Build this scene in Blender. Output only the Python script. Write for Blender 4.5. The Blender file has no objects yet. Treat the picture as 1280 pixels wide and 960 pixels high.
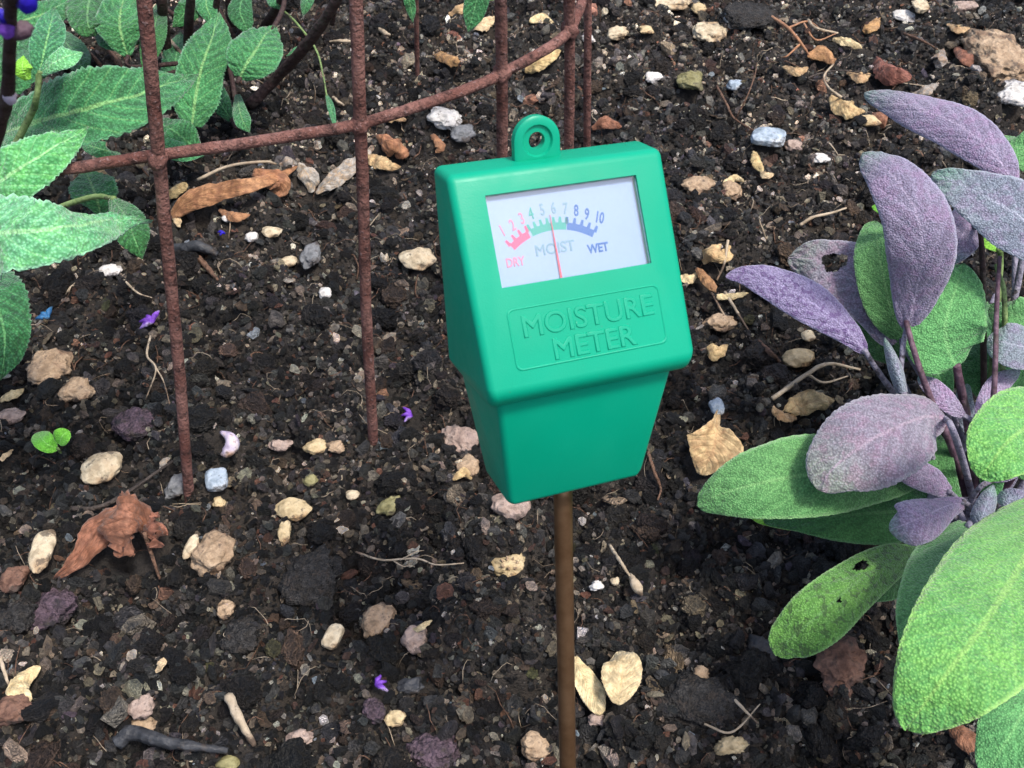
import bpy, bmesh, math, random
import numpy as np
from mathutils import Vector, Matrix
random.seed(7); rng = np.random.default_rng(11)
scene = bpy.context.scene
col = scene.collection
R = math.radians

# ------------------------------------------------------------------ camera, sky, sun
FPX, PITCH, CAMH = 1250.0, R(48), 0.36
cam_d = bpy.data.cameras.new('camera'); cam = bpy.data.objects.new('camera', cam_d); col.objects.link(cam)
cam.location = (0, 0, CAMH); cam.rotation_euler = (R(90) - PITCH, 0, 0)
cam_d.sensor_width = 36; cam_d.lens = 36 * FPX / 1280; cam_d.clip_start = 0.01; cam_d.clip_end = 500
cam_d.dof.use_dof = True; cam_d.dof.focus_distance = 0.38; cam_d.dof.aperture_fstop = 64
scene.camera = cam
SUN_EL, SUN_AZ = R(68), R(118)          # azimuth clockwise from +Y: high, right of the camera and a little behind it
w = bpy.data.worlds.new('World'); scene.world = w; w.use_nodes = True
nt = w.node_tree; bg = nt.nodes['Background']
sky = nt.nodes.new('ShaderNodeTexSky'); sky.sky_type = 'NISHITA'; sky.sun_disc = False
sky.sun_elevation = SUN_EL; sky.sun_rotation = SUN_AZ; sky.dust_density = 4.0; sky.air_density = 1.0; sky.ozone_density = 1.0
nt.links.new(sky.outputs[0], bg.inputs[0]); bg.inputs[1].default_value = 0.10
sd = bpy.data.lights.new('sun', 'SUN'); sd.energy = 1.5; sd.angle = R(10); sd.color = (1, 0.95, 0.88)
sun = bpy.data.objects.new('sun', sd); col.objects.link(sun)
sdir = Vector((math.sin(SUN_AZ) * math.cos(SUN_EL), math.cos(SUN_AZ) * math.cos(SUN_EL), math.sin(SUN_EL)))
sun.rotation_euler = sdir.to_track_quat('Z', 'Y').to_euler(); sun.location = sdir * 5
vs = scene.view_settings; vs.view_transform = 'Standard'; vs.look = 'None'; vs.gamma = 1; vs.exposure = 1.2
scene.render.engine = 'CYCLES'
scene.cycles.use_adaptive_sampling = True; scene.cycles.max_bounces = 6; scene.cycles.use_denoising = True

# ------------------------------------------------------------------ maths helpers
cF = np.array([0, math.cos(PITCH), -math.sin(PITCH)]); cU = np.array([0, math.sin(PITCH), math.cos(PITCH)]); cR = np.array([1., 0, 0]); cO = np.array([0, 0, CAMH])
def ray(px, py): return cF + (px - 640) / FPX * cR + (480 - py) / FPX * cU
def at(px, py, z=0.0):
    d = ray(px, py); return cO + d * ((z - CAMH) / d[2])
def depth(P): return float((np.asarray(P) - cO) @ cF)
def _h(ix, iy, iz, s):
    n = (ix * 374761393 + iy * 668265263 + iz * 2147483647 + s * 1274126177) & 0xffffffff
    n = ((n ^ (n >> 13)) * 1274126177) & 0xffffffff
    return ((n ^ (n >> 16)) & 0xffff) / 65535.0
def vnoise(P, s=0):
    P = np.asarray(P, float); I = np.floor(P).astype(np.int64); f = P - I; f = f * f * (3 - 2 * f); r = 0
    for dx in (0, 1):
        for dy in (0, 1):
            for dz in (0, 1):
                wgt = (f[..., 0] if dx else 1 - f[..., 0]) * (f[..., 1] if dy else 1 - f[..., 1]) * (f[..., 2] if dz else 1 - f[..., 2])
                r = r + wgt * _h(I[..., 0] + dx, I[..., 1] + dy, I[..., 2] + dz, s)
    return r
def fbm(P, s=0, o=3):
    P = np.asarray(P, float)
    return sum(vnoise(P * 2 ** k, s + k) * 0.5 ** k for k in range(o)) / sum(0.5 ** k for k in range(o))
def clumps(x, y, cell, s):
    X = x / cell; Y = y / cell; ix = np.floor(X).astype(np.int64); iy = np.floor(Y).astype(np.int64); best = np.zeros_like(X)
    for dx in (-1, 0, 1):
        for dy in (-1, 0, 1):
            jx = ix + dx; jy = iy + dy; z0 = jx * 0
            cx = jx + _h(jx, jy, z0, s); cy = jy + _h(jx, jy, z0 + 1, s); r = 0.35 + 0.5 * _h(jx, jy, z0 + 2, s); hh = _h(jx, jy, z0 + 3, s)
            d = ((X - cx) ** 2 + (Y - cy) ** 2) / (r * r)
            best = np.maximum(best, r * (0.35 + 0.75 * hh) * np.sqrt(np.clip(1 - d, 0, 1)))
    return best
def hgt(x, y):
    x = np.asarray(x, float); y = np.asarray(y, float)
    q = np.stack([x, y, np.zeros_like(x)], -1)
    wob = q + 0.006 * np.stack([vnoise(q * 60, 91), vnoise(q * 60, 92), 0 * x], -1)
    big = (fbm(q * 9 + 3.3, 1, 2) - 0.5) * 0.020
    mid = 1 - np.abs(vnoise(wob * 34 + 9.1, 5) * 2 - 1)
    m2 = vnoise(wob * 75 + 2.7, 6)
    m3 = vnoise(wob * 190, 7)
    m4 = vnoise(wob * 420, 8)
    wx = x + 0.004 * (vnoise(q * 120, 93) - .5); wy = y + 0.004 * (vnoise(q * 120, 94) - .5)
    cl = 0.016 * clumps(wx, wy, 0.034, 21) + 0.0075 * clumps(wx, wy, 0.013, 22) + 0.0042 * clumps(wx, wy, 0.0062, 23)
    return big + 0.004 * mid + 0.004 * m2 + 0.0028 * m3 + 0.0016 * m4 + cl - 0.0165
_ox = np.array([0, 3, -3, 0, 0, 2, -2, 2, -2]) * 1e-3; _oy = np.array([0, 0, 0, 3, -3, 2, -2, -2, 2]) * 1e-3
def atg(px, py, dz=0.0):
    z = 0.0
    for _ in range(5):
        p = at(px, py, z + dz); hs = hgt(p[0] + _ox, p[1] + _oy); z = float(0.5 * z + 0.5 * (0.35 * hs.mean() + 0.65 * hs.max()))
    return np.array([p[0], p[1], z + dz])

# ------------------------------------------------------------------ material helpers
def N(nt, t, **k):
    n = nt.nodes.new(t)
    for a, b in k.items(): setattr(n, a, b)
    return n
def newmat(name, rough=0.6, spec=0.4):
    m = bpy.data.materials.new(name); m.use_nodes = True
    b = m.node_tree.nodes['Principled BSDF']; b.inputs['Roughness'].default_value = rough; b.inputs['Specular IOR Level'].default_value = spec
    return m, m.node_tree, b
def c4(c): return (c[0], c[1], c[2], 1)
def mixc(nt, fac, a, b, mode='MIX'):
    n = N(nt, 'ShaderNodeMix', data_type='RGBA', blend_type=mode)
    for sock, v in ((n.inputs[0], fac), (n.inputs[6], a), (n.inputs[7], b)):
        if isinstance(v, (int, float)): sock.default_value = v
        elif isinstance(v, tuple): sock.default_value = c4(v)
        else: nt.links.new(v, sock)
    return n.outputs[2]
def mth(nt, op, a, b=0.0, c=0.0, clamp=False):
    n = N(nt, 'ShaderNodeMath', operation=op, use_clamp=clamp)
    for s, v in zip(n.inputs, (a, b, c)):
        if isinstance(v, (int, float)): s.default_value = v
        else: nt.links.new(v, s)
    return n.outputs[0]
def noise(nt, scale, detail=3, rough=0.55, vec=None, dist=0.0):
    n = N(nt, 'ShaderNodeTexNoise'); n.inputs['Scale'].default_value = scale; n.inputs['Detail'].default_value = detail
    n.inputs['Roughness'].default_value = rough; n.inputs['Distortion'].default_value = dist
    if vec is None: vec = N(nt, 'ShaderNodeTexCoord').outputs['Object']
    nt.links.new(vec, n.inputs['Vector']); return n
def voro(nt, scale, vec=None, feature='F1'):
    n = N(nt, 'ShaderNodeTexVoronoi', feature=feature); n.inputs['Scale'].default_value = scale
    if vec is None: vec = N(nt, 'ShaderNodeTexCoord').outputs['Object']
    nt.links.new(vec, n.inputs['Vector']); return n
def ramp(nt, fac, stops):
    n = N(nt, 'ShaderNodeValToRGB'); e = n.color_ramp.elements
    while len(e) < len(stops): e.new(0.5)
    for el, (p, c) in zip(e, stops): el.position = p; el.color = c4(c) if not isinstance(c, float) else (c, c, c, 1)
    nt.links.new(fac, n.inputs[0]); return n.outputs[0]
def bump(nt, b, h, strength=0.5, dist=0.001):
    n = N(nt, 'ShaderNodeBump'); n.inputs['Strength'].default_value = strength; n.inputs['Distance'].default_value = dist
    nt.links.new(h, n.inputs['Height']); nt.links.new(n.outputs[0], b.inputs['Normal'])

def rock_mat(name, c1, c2, c3=None, scale=160, rough=0.75, spec=0.35, bumps=0.6, speck=0.2):
    m, t, b = newmat(name, rough, spec)
    n1 = noise(t, scale, 5, 0.65); n2 = noise(t, scale * 3.7, 3, 0.6); n3 = noise(t, scale * 0.45, 3)
    c = mixc(t, ramp(t, n1.outputs[0], [(0.35, 0.0), (0.68, 1.0)]), c1, c2)
    if c3: c = mixc(t, ramp(t, n3.outputs[0], [(0.5, 0.0), (0.62, 1.0)]), c, c3)
    c = mixc(t, mth(t, 'MULTIPLY', ramp(t, n2.outputs[0], [(0.56, 0.0), (0.66, 1.0)]), speck), c, tuple(v * 0.3 for v in c1))
    vo = voro(t, scale * 2.2); n5 = noise(t, scale * 0.9, 4, 0.7)
    c = mixc(t, mth(t, 'MULTIPLY', ramp(t, n5.outputs[0], [(0.38, 1.0), (0.5, 0.0)]), 0.55), c, tuple(v * 0.42 for v in c1))
    n7 = noise(t, scale * 0.6, 5, 0.75)
    c = mixc(t, mth(t, 'MULTIPLY', ramp(t, n7.outputs[0], [(0.54, 0.0), (0.60, 1.0)]), 0.75), c, (0.07, 0.055, 0.045))
    c = mixc(t, 1.0, c, (0.80, 0.79, 0.78), 'MULTIPLY')
    t.links.new(c, b.inputs['Base Color']); bump(t, b, mth(t, 'ADD', n1.outputs[0], mth(t, 'MULTIPLY', vo.outputs['Distance'], 0.6)), bumps * 1.3, 0.0014)
    return m
M = {}
M['cream'] = rock_mat('cream_stone', (0.62, 0.50, 0.33), (0.78, 0.70, 0.52), (0.50, 0.36, 0.22))
M['yellow'] = rock_mat('yellow_stone', (0.60, 0.46, 0.25), (0.76, 0.63, 0.40), (0.45, 0.28, 0.13))
M['tan'] = rock_mat('tan_stone', (0.42, 0.29, 0.18), (0.60, 0.46, 0.32), (0.26, 0.17, 0.11), bumps=1.0)
M['white'] = rock_mat('white_stone', (0.72, 0.70, 0.66), (0.85, 0.83, 0.80), (0.50, 0.49, 0.50))
M['grey'] = rock_mat('grey_stone', (0.16, 0.17, 0.18), (0.30, 0.31, 0.33), (0.10, 0.10, 0.11))
M['blue'] = rock_mat('blue_grey_stone', (0.34, 0.43, 0.52), (0.52, 0.62, 0.74), (0.62, 0.68, 0.74), rough=0.5)
M['pink'] = rock_mat('pink_stone', (0.40, 0.29, 0.24), (0.56, 0.45, 0.39), (0.30, 0.22, 0.20), bumps=1.0)
M['red'] = rock_mat('red_brown_stone', (0.16, 0.08, 0.055), (0.30, 0.17, 0.12), (0.10, 0.06, 0.05), bumps=1.1)
M['purple'] = rock_mat('purple_clod', (0.075, 0.05, 0.065), (0.19, 0.13, 0.17), (0.035, 0.03, 0.035), scale=320, bumps=1.2)
M['clod'] = rock_mat('dark_clod', (0.022, 0.021, 0.021), (0.085, 0.082, 0.08), (0.04, 0.035, 0.03), scale=420, rough=0.8, bumps=1.3)
M['olive'] = rock_mat('olive_stone', (0.24, 0.22, 0.09), (0.40, 0.38, 0.20), (0.14, 0.13, 0.07))
M['slate'] = rock_mat('slate', (0.035, 0.038, 0.045), (0.075, 0.08, 0.09), rough=0.55)
M['straw'] = rock_mat('straw', (0.48, 0.38, 0.26), (0.66, 0.57, 0.44), (0.30, 0.2, 0.13), scale=90)
M['twig'] = rock_mat('dark_twig', (0.035, 0.028, 0.025), (0.10, 0.08, 0.07), scale=300)
M['twig_brown'] = rock_mat('brown_twig', (0.12, 0.065, 0.04), (0.26, 0.15, 0.10), scale=300)
M['violet'] = rock_mat('violet_petal', (0.13, 0.03, 0.42), (0.34, 0.13, 0.75), (0.6, 0.5, 0.85), rough=0.6, bumps=0.2)
M['blue_petal'] = rock_mat('blue_petal', (0.02, 0.10, 0.28), (0.05, 0.25, 0.5), rough=0.6, bumps=0.2)
M['deep_blue'] = rock_mat('deep_blue_petal', (0.015, 0.01, 0.45), (0.05, 0.02, 0.75), rough=0.6, bumps=0.1)
M['lilac'] = rock_mat('lilac_petal', (0.62, 0.52, 0.72), (0.85, 0.82, 0.88), (0.7, 0.45, 0.32), rough=0.6, bumps=0.2)
M['stem_purple'] = rock_mat('purple_stem', (0.10, 0.05, 0.075), (0.24, 0.15, 0.20), scale=200, rough=0.6, bumps=0.3)
M['stem_green'] = rock_mat('green_stem', (0.16, 0.26, 0.08), (0.32, 0.45, 0.18), scale=200, rough=0.6, bumps=0.3)
M['stem_grey'] = rock_mat('grey_lilac_stem', (0.26, 0.24, 0.34), (0.42, 0.41, 0.50), scale=400, rough=0.8, bumps=0.4)
M['stem_dark'] = rock_mat('woody_stem', (0.035, 0.018, 0.018), (0.085, 0.05, 0.045), scale=200, rough=0.7)

def leaf_mat(name, c1, c2, tip=None, tip_at=0.7, vein=(0.4, 0.55, 0.3), speck=(0.5, 0.6, 0.4), speck_amt=0.35, quilt=0.8, rim=0.5, sheen=0.35, patch=None, patch_amt=0.0, nveins=9, cell=1500, mid_w=0.035, blot=0.0, crease=0.35, lat=0.4, tone=0.35, bd=0.0006):
    m, t, b = newmat(name, 0.62, 0.3)
    uv = N(t, 'ShaderNodeUVMap', uv_map='UVMap'); sx = N(t, 'ShaderNodeSeparateXYZ'); t.links.new(uv.outputs[0], sx.inputs[0])
    U, V = sx.outputs[0], sx.outputs[1]
    au = mth(t, 'ABSOLUTE', mth(t, 'MULTIPLY_ADD', U, 2.0, -1.0))
    obj = N(t, 'ShaderNodeTexCoord').outputs['Object']
    n1 = noise(t, 55, 4, 0.6, obj); n2 = noise(t, 900, 3, 0.6, obj); vo = voro(t, cell, obj); n4 = noise(t, 220, 3, 0.6, obj)
    c = mixc(t, ramp(t, n1.outputs[0], [(0.34, 0.0), (0.66, 1.0)]), c1, c2)
    if tip:
        f = mth(t, 'ADD', V, mth(t, 'MULTIPLY', mth(t, 'SUBTRACT', n4.outputs[0], 0.5), 0.35))
        c = mixc(t, ramp(t, f, [(tip_at - 0.12, 0.0), (tip_at + 0.14, 1.0)]), c, tip)
    if patch: c = mixc(t, mth(t, 'MULTIPLY', ramp(t, n4.outputs[0], [(0.46, 0.0), (0.6, 1.0)]), patch_amt), c, patch)
    # lateral veins, curving to the tip
    ph = mth(t, 'SUBTRACT', mth(t, 'MULTIPLY', V, float(nveins)), mth(t, 'MULTIPLY', au, 2.2))
    fr = mth(t, 'ABSOLUTE', mth(t, 'SUBTRACT', mth(t, 'FRACT', ph), 0.5))
    lv = ramp(t, fr, [(0.0, 1.0), (0.09, 0.0)])
    mid = ramp(t, mth(t, 'SUBTRACT', au, mth(t, 'MULTIPLY', mth(t, 'SUBTRACT', 1.0, V), mid_w)), [(0.01, 1.0), (0.045, 0.0)])
    vmask = mth(t, 'MAXIMUM', mid, mth(t, 'MULTIPLY', lv, lat))
    n9 = noise(t, 75, 3, 0.6, obj)
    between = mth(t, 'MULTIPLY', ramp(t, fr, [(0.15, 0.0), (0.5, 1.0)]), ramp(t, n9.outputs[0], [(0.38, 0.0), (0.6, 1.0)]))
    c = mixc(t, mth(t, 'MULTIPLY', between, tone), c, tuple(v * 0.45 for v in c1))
    c = mixc(t, mth(t, 'MULTIPLY', vmask, 0.7), c, vein)
    sp = ramp(t, vo.outputs['Distance'], [(0.18, 1.0), (0.5, 0.0)])
    c = mixc(t, mth(t, 'MULTIPLY', sp, speck_amt), c, speck)
    dk = ramp(t, n2.outputs[0], [(0.36, 1.0), (0.52, 0.0)])
    c = mixc(t, mth(t, 'MULTIPLY', dk, 0.45), c, tuple(v * 0.4 for v in c1))
    crease_shade = ramp(t, vo.outputs['Distance'], [(0.42, 0.0), (0.75, 1.0)])
    c = mixc(t, mth(t, 'MULTIPLY', crease_shade, crease), c, tuple(v * 0.3 for v in c1))  # relief shade: creases between the pale bumps are painted dark in the colour
    if blot: c = mixc(t, mth(t, 'MULTIPLY', ramp(t, noise(t, 420, 3, 0.5, obj).outputs[0], [(0.54, 0.0), (0.6, 1.0)]), blot), c, (c1[0] * .45, c1[1] * .3, c1[2] * .5))
    c = mixc(t, mth(t, 'MULTIPLY', ramp(t, au, [(0.90, 0.0), (0.985, 1.0)]), rim), c, speck)
    rnd = N(t, 'ShaderNodeObjectInfo').outputs['Random']
    hsv = N(t, 'ShaderNodeHueSaturation'); t.links.new(c, hsv.inputs['Color'])
    t.links.new(mth(t, 'MULTIPLY_ADD', rnd, 0.025, 0.4875), hsv.inputs['Hue']); t.links.new(mth(t, 'MULTIPLY_ADD', rnd, 0.22, 0.9), hsv.inputs['Value'])
    t.links.new(hsv.outputs[0], b.inputs['Base Color'])
    hsum = mth(t, 'ADD', mth(t, 'MULTIPLY', vo.outputs['Distance'], -0.8), mth(t, 'MULTIPLY', n2.outputs[0], 0.7))
    lvs = ramp(t, fr, [(0.0, 1.0), (0.22, 0.0)])
    hsum = mth(t, 'SUBTRACT', hsum, mth(t, 'MULTIPLY', lvs, 0.35))
    bump(t, b, hsum, quilt, bd)
    b.inputs['Sheen Weight'].default_value = sheen * 0.9; b.inputs['Sheen Roughness'].default_value = 0.5
    b.inputs['Transmission Weight'].default_value = 0.0
    b.inputs['Subsurface Weight'].default_value = 0.0
    return m
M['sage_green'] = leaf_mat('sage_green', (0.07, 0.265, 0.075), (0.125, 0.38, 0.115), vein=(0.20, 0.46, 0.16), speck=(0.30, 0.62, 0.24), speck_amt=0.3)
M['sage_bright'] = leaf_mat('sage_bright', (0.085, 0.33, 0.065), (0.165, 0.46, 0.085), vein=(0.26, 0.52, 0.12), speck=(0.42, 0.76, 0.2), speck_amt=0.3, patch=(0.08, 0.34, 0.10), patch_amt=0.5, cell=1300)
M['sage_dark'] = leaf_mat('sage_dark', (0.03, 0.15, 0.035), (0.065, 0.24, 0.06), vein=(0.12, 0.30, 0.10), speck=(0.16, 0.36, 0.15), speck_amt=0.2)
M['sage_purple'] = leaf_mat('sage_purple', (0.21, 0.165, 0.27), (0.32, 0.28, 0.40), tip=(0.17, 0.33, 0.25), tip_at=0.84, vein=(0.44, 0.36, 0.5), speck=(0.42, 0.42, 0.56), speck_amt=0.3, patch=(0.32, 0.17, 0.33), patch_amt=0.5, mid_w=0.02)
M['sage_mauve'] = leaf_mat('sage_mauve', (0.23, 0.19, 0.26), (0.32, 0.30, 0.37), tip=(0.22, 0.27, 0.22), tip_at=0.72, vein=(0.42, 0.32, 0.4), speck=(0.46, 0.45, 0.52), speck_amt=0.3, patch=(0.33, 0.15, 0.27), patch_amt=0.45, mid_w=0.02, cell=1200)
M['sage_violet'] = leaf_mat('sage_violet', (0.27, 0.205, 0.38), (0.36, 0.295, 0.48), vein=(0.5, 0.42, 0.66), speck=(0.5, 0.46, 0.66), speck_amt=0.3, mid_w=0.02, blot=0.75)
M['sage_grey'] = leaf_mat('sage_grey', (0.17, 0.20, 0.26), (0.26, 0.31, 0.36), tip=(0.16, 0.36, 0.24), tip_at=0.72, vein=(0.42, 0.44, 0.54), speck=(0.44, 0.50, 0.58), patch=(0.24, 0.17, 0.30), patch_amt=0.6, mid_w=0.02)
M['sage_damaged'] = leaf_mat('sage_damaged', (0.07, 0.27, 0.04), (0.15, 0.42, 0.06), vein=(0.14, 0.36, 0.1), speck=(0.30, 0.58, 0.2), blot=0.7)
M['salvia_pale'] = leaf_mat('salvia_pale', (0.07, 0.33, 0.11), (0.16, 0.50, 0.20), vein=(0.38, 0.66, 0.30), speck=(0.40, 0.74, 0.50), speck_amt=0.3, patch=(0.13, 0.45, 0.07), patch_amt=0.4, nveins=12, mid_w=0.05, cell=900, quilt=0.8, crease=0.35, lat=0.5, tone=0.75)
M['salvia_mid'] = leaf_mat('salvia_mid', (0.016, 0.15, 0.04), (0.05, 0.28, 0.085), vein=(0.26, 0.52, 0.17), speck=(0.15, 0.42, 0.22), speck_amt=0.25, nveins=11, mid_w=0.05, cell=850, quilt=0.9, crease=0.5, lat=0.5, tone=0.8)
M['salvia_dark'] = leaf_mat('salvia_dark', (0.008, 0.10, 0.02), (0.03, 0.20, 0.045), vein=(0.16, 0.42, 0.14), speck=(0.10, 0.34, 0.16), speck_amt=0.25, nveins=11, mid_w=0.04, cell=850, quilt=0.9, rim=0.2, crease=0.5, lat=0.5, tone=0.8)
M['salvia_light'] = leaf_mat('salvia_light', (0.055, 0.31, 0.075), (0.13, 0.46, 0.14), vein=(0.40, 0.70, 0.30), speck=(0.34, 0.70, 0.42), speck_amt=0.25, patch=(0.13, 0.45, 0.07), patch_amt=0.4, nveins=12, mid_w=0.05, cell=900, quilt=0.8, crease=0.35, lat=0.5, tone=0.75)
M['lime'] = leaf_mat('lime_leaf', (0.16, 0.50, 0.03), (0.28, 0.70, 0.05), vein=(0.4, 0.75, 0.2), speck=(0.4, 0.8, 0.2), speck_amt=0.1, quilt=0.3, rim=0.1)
def dead(name, c1, c2, c3, **k):
    return leaf_mat(name, c1, c2, lat=0.95, tone=0.6, bd=0.0009, vein=c3, speck=tuple(min(1, v * 1.15) for v in c2), speck_amt=0.12, quilt=0.6, rim=0.15, sheen=0.1, patch=c3, patch_amt=0.75, cell=300, crease=0.5, **k)
M['dead_brown'] = dead('dead_leaf_brown', (0.25, 0.095, 0.06), (0.38, 0.17, 0.11), (0.13, 0.045, 0.025), nveins=7)
M['dead_orange'] = dead('dead_leaf_orange', (0.42, 0.21, 0.09), (0.56, 0.33, 0.16), (0.26, 0.12, 0.06))
M['dead_gold'] = dead('dead_leaf_gold', (0.58, 0.40, 0.19), (0.72, 0.56, 0.31), (0.42, 0.25, 0.12))
M['dead_cream'] = dead('dead_leaf_cream', (0.70, 0.55, 0.30), (0.82, 0.70, 0.45), (0.64, 0.46, 0.24))
M['dead_grey'] = dead('dead_leaf_grey', (0.30, 0.27, 0.24), (0.46, 0.43, 0.39), (0.34, 0.20, 0.10))

# ------------------------------------------------------------------ object helpers
def wloc(o):
    v = np.zeros(3)
    while o is not None: v = v + np.array(o.location); o = o.parent
    return v
def mesh(name, V, F, mat=None, uv=None, smooth=True):
    me = bpy.data.meshes.new(name); me.from_pydata([tuple(map(float, v)) for v in V], [], [tuple(map(int, f)) for f in F])
    if uv is not None:
        L = me.uv_layers.new(name='UVMap'); li = np.empty(len(me.loops), np.int32); me.loops.foreach_get('vertex_index', li)
        L.data.foreach_set('uv', np.asarray(uv, np.float32)[li].ravel())
    if smooth: me.polygons.foreach_set('use_smooth', [True] * len(me.polygons))
    if mat: me.materials.append(mat)
    me.update(); return me
def tag(o, label=None, cat=None, group=None, kind=None):
    if label: o['label'] = label
    if cat: o['category'] = cat
    if group: o['group'] = group
    if kind: o['kind'] = kind
    return o
def empty(name, loc, label, cat, group=None):
    o = bpy.data.objects.new(name, None); col.objects.link(o); o.location = loc; o.empty_display_size = 0.01
    return tag(o, label, cat, group)
def part(name, V, F, mat, parent, uv=None, smooth=True):        # V in world space, parent is an unrotated thing
    o = bpy.data.objects.new(name, mesh(name, np.asarray(V) - wloc(parent), F, mat, uv, smooth)); col.objects.link(o); o.parent = parent
    return o
def single(name, V, F, mat, label, cat, group=None, uv=None, smooth=True, kind=None):
    V = np.asarray(V, float); L = np.array([V[:, 0].mean(), V[:, 1].mean(), V[:, 2].min()])
    o = bpy.data.objects.new(name, mesh(name, V - L, F, mat, uv, smooth)); col.objects.link(o); o.location = L
    return tag(o, label, cat, group, kind)
def merge(parts):
    V, F, n = [], [], 0
    for v, f in parts:
        V.append(np.asarray(v)); F += [[i + n for i in q] for q in f]; n += len(v)
    return np.concatenate(V), F
def cr(P, n):                                                   # Catmull-Rom resample of rows
    P = np.asarray(P, float)
    if len(P) == 2: 
        t = np.linspace(0, 1, n)[:, None]; return P[0] * (1 - t) + P[1] * t
    Q = np.vstack([2 * P[0] - P[1], P, 2 * P[-1] - P[-2]]); out = []
    for t in np.linspace(0, len(P) - 1 - 1e-9, n):
        i = int(t); u = t - i; a, b, c, d = Q[i:i + 4]
        out.append(0.5 * ((2 * b) + (-a + c) * u + (2 * a - 5 * b + 4 * c - d) * u ** 2 + (-a + 3 * b - 3 * c + d) * u ** 3))
    return np.array(out)
def unit(v): return v / (np.linalg.norm(v, axis=-1, keepdims=True) + 1e-12)
def tube(P, rad, n=24, sides=8, rough=0.0, seed=0, resample=True):
    P = cr(P, n) if resample else np.asarray(P, float); n = len(P)
    r = np.interp(np.linspace(0, 1, n), np.linspace(0, 1, len(rad)), rad) if hasattr(rad, '__len__') else np.full(n, rad)
    T = unit(np.gradient(P, axis=0)); up = np.array([0, 0, 1.]) if abs(T[0][2]) < 0.9 else np.array([1., 0, 0])
    a = unit(np.cross(T[0], up)); V = []
    for i in range(n):
        a = unit(a - T[i] * (a @ T[i])); b = np.cross(T[i], a)
        for k in range(sides):
            th = 2 * math.pi * k / sides; V.append(P[i] + r[i] * (math.cos(th) * a + math.sin(th) * b))
    V = np.array(V)
    if rough:
        c = np.repeat(P, sides, 0); q = vnoise(V * (0.7 / max(r.mean(), 1e-5)), seed + 40) - 0.5; V = c + (V - c) * (1 + rough * 2 * q[:, None])
    F = [[i * sides + k, i * sides + (k + 1) % sides, (i + 1) * sides + (k + 1) % sides, (i + 1) * sides + k] for i in range(n - 1) for k in range(sides)]
    F.append(list(range(sides))[::-1]); F.append([(n - 1) * sides + k for k in range(sides)])
    return V, F
_ico = {}
def ico(sub):
    if sub not in _ico:
        bm = bmesh.new(); bmesh.ops.create_icosphere(bm, subdivisions=sub, radius=1)
        _ico[sub] = (np.array([v.co[:] for v in bm.verts]), [[v.index for v in f.verts] for f in bm.faces]); bm.free()
    return _ico[sub]
def blob(center, size, rot=0, sub=4, rough=0.25, seed=0, square=0.0, fine=0.06):
    V, F = ico(sub); V = V.copy()
    if square:
        V = np.sign(V) * np.abs(V) ** (1 - square * 0.6); 
    q = vnoise(V * 1.3 + seed * 3.1, seed) - 0.5; q2 = vnoise(V * 3.2 + seed, seed + 1) - 0.5; q3 = vnoise(V * 9 + seed, seed + 2) - 0.5
    V = V * (1 + rough * 1.6 * q + rough * 0.8 * q2 + fine * 2 * q3)[:, None]
    V = V * np.asarray(size); c, s = math.cos(rot), math.sin(rot)
    V = V @ np.array([[c, s, 0], [-s, c, 0], [0, 0, 1]]) + np.asarray(center)
    return V, F

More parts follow.
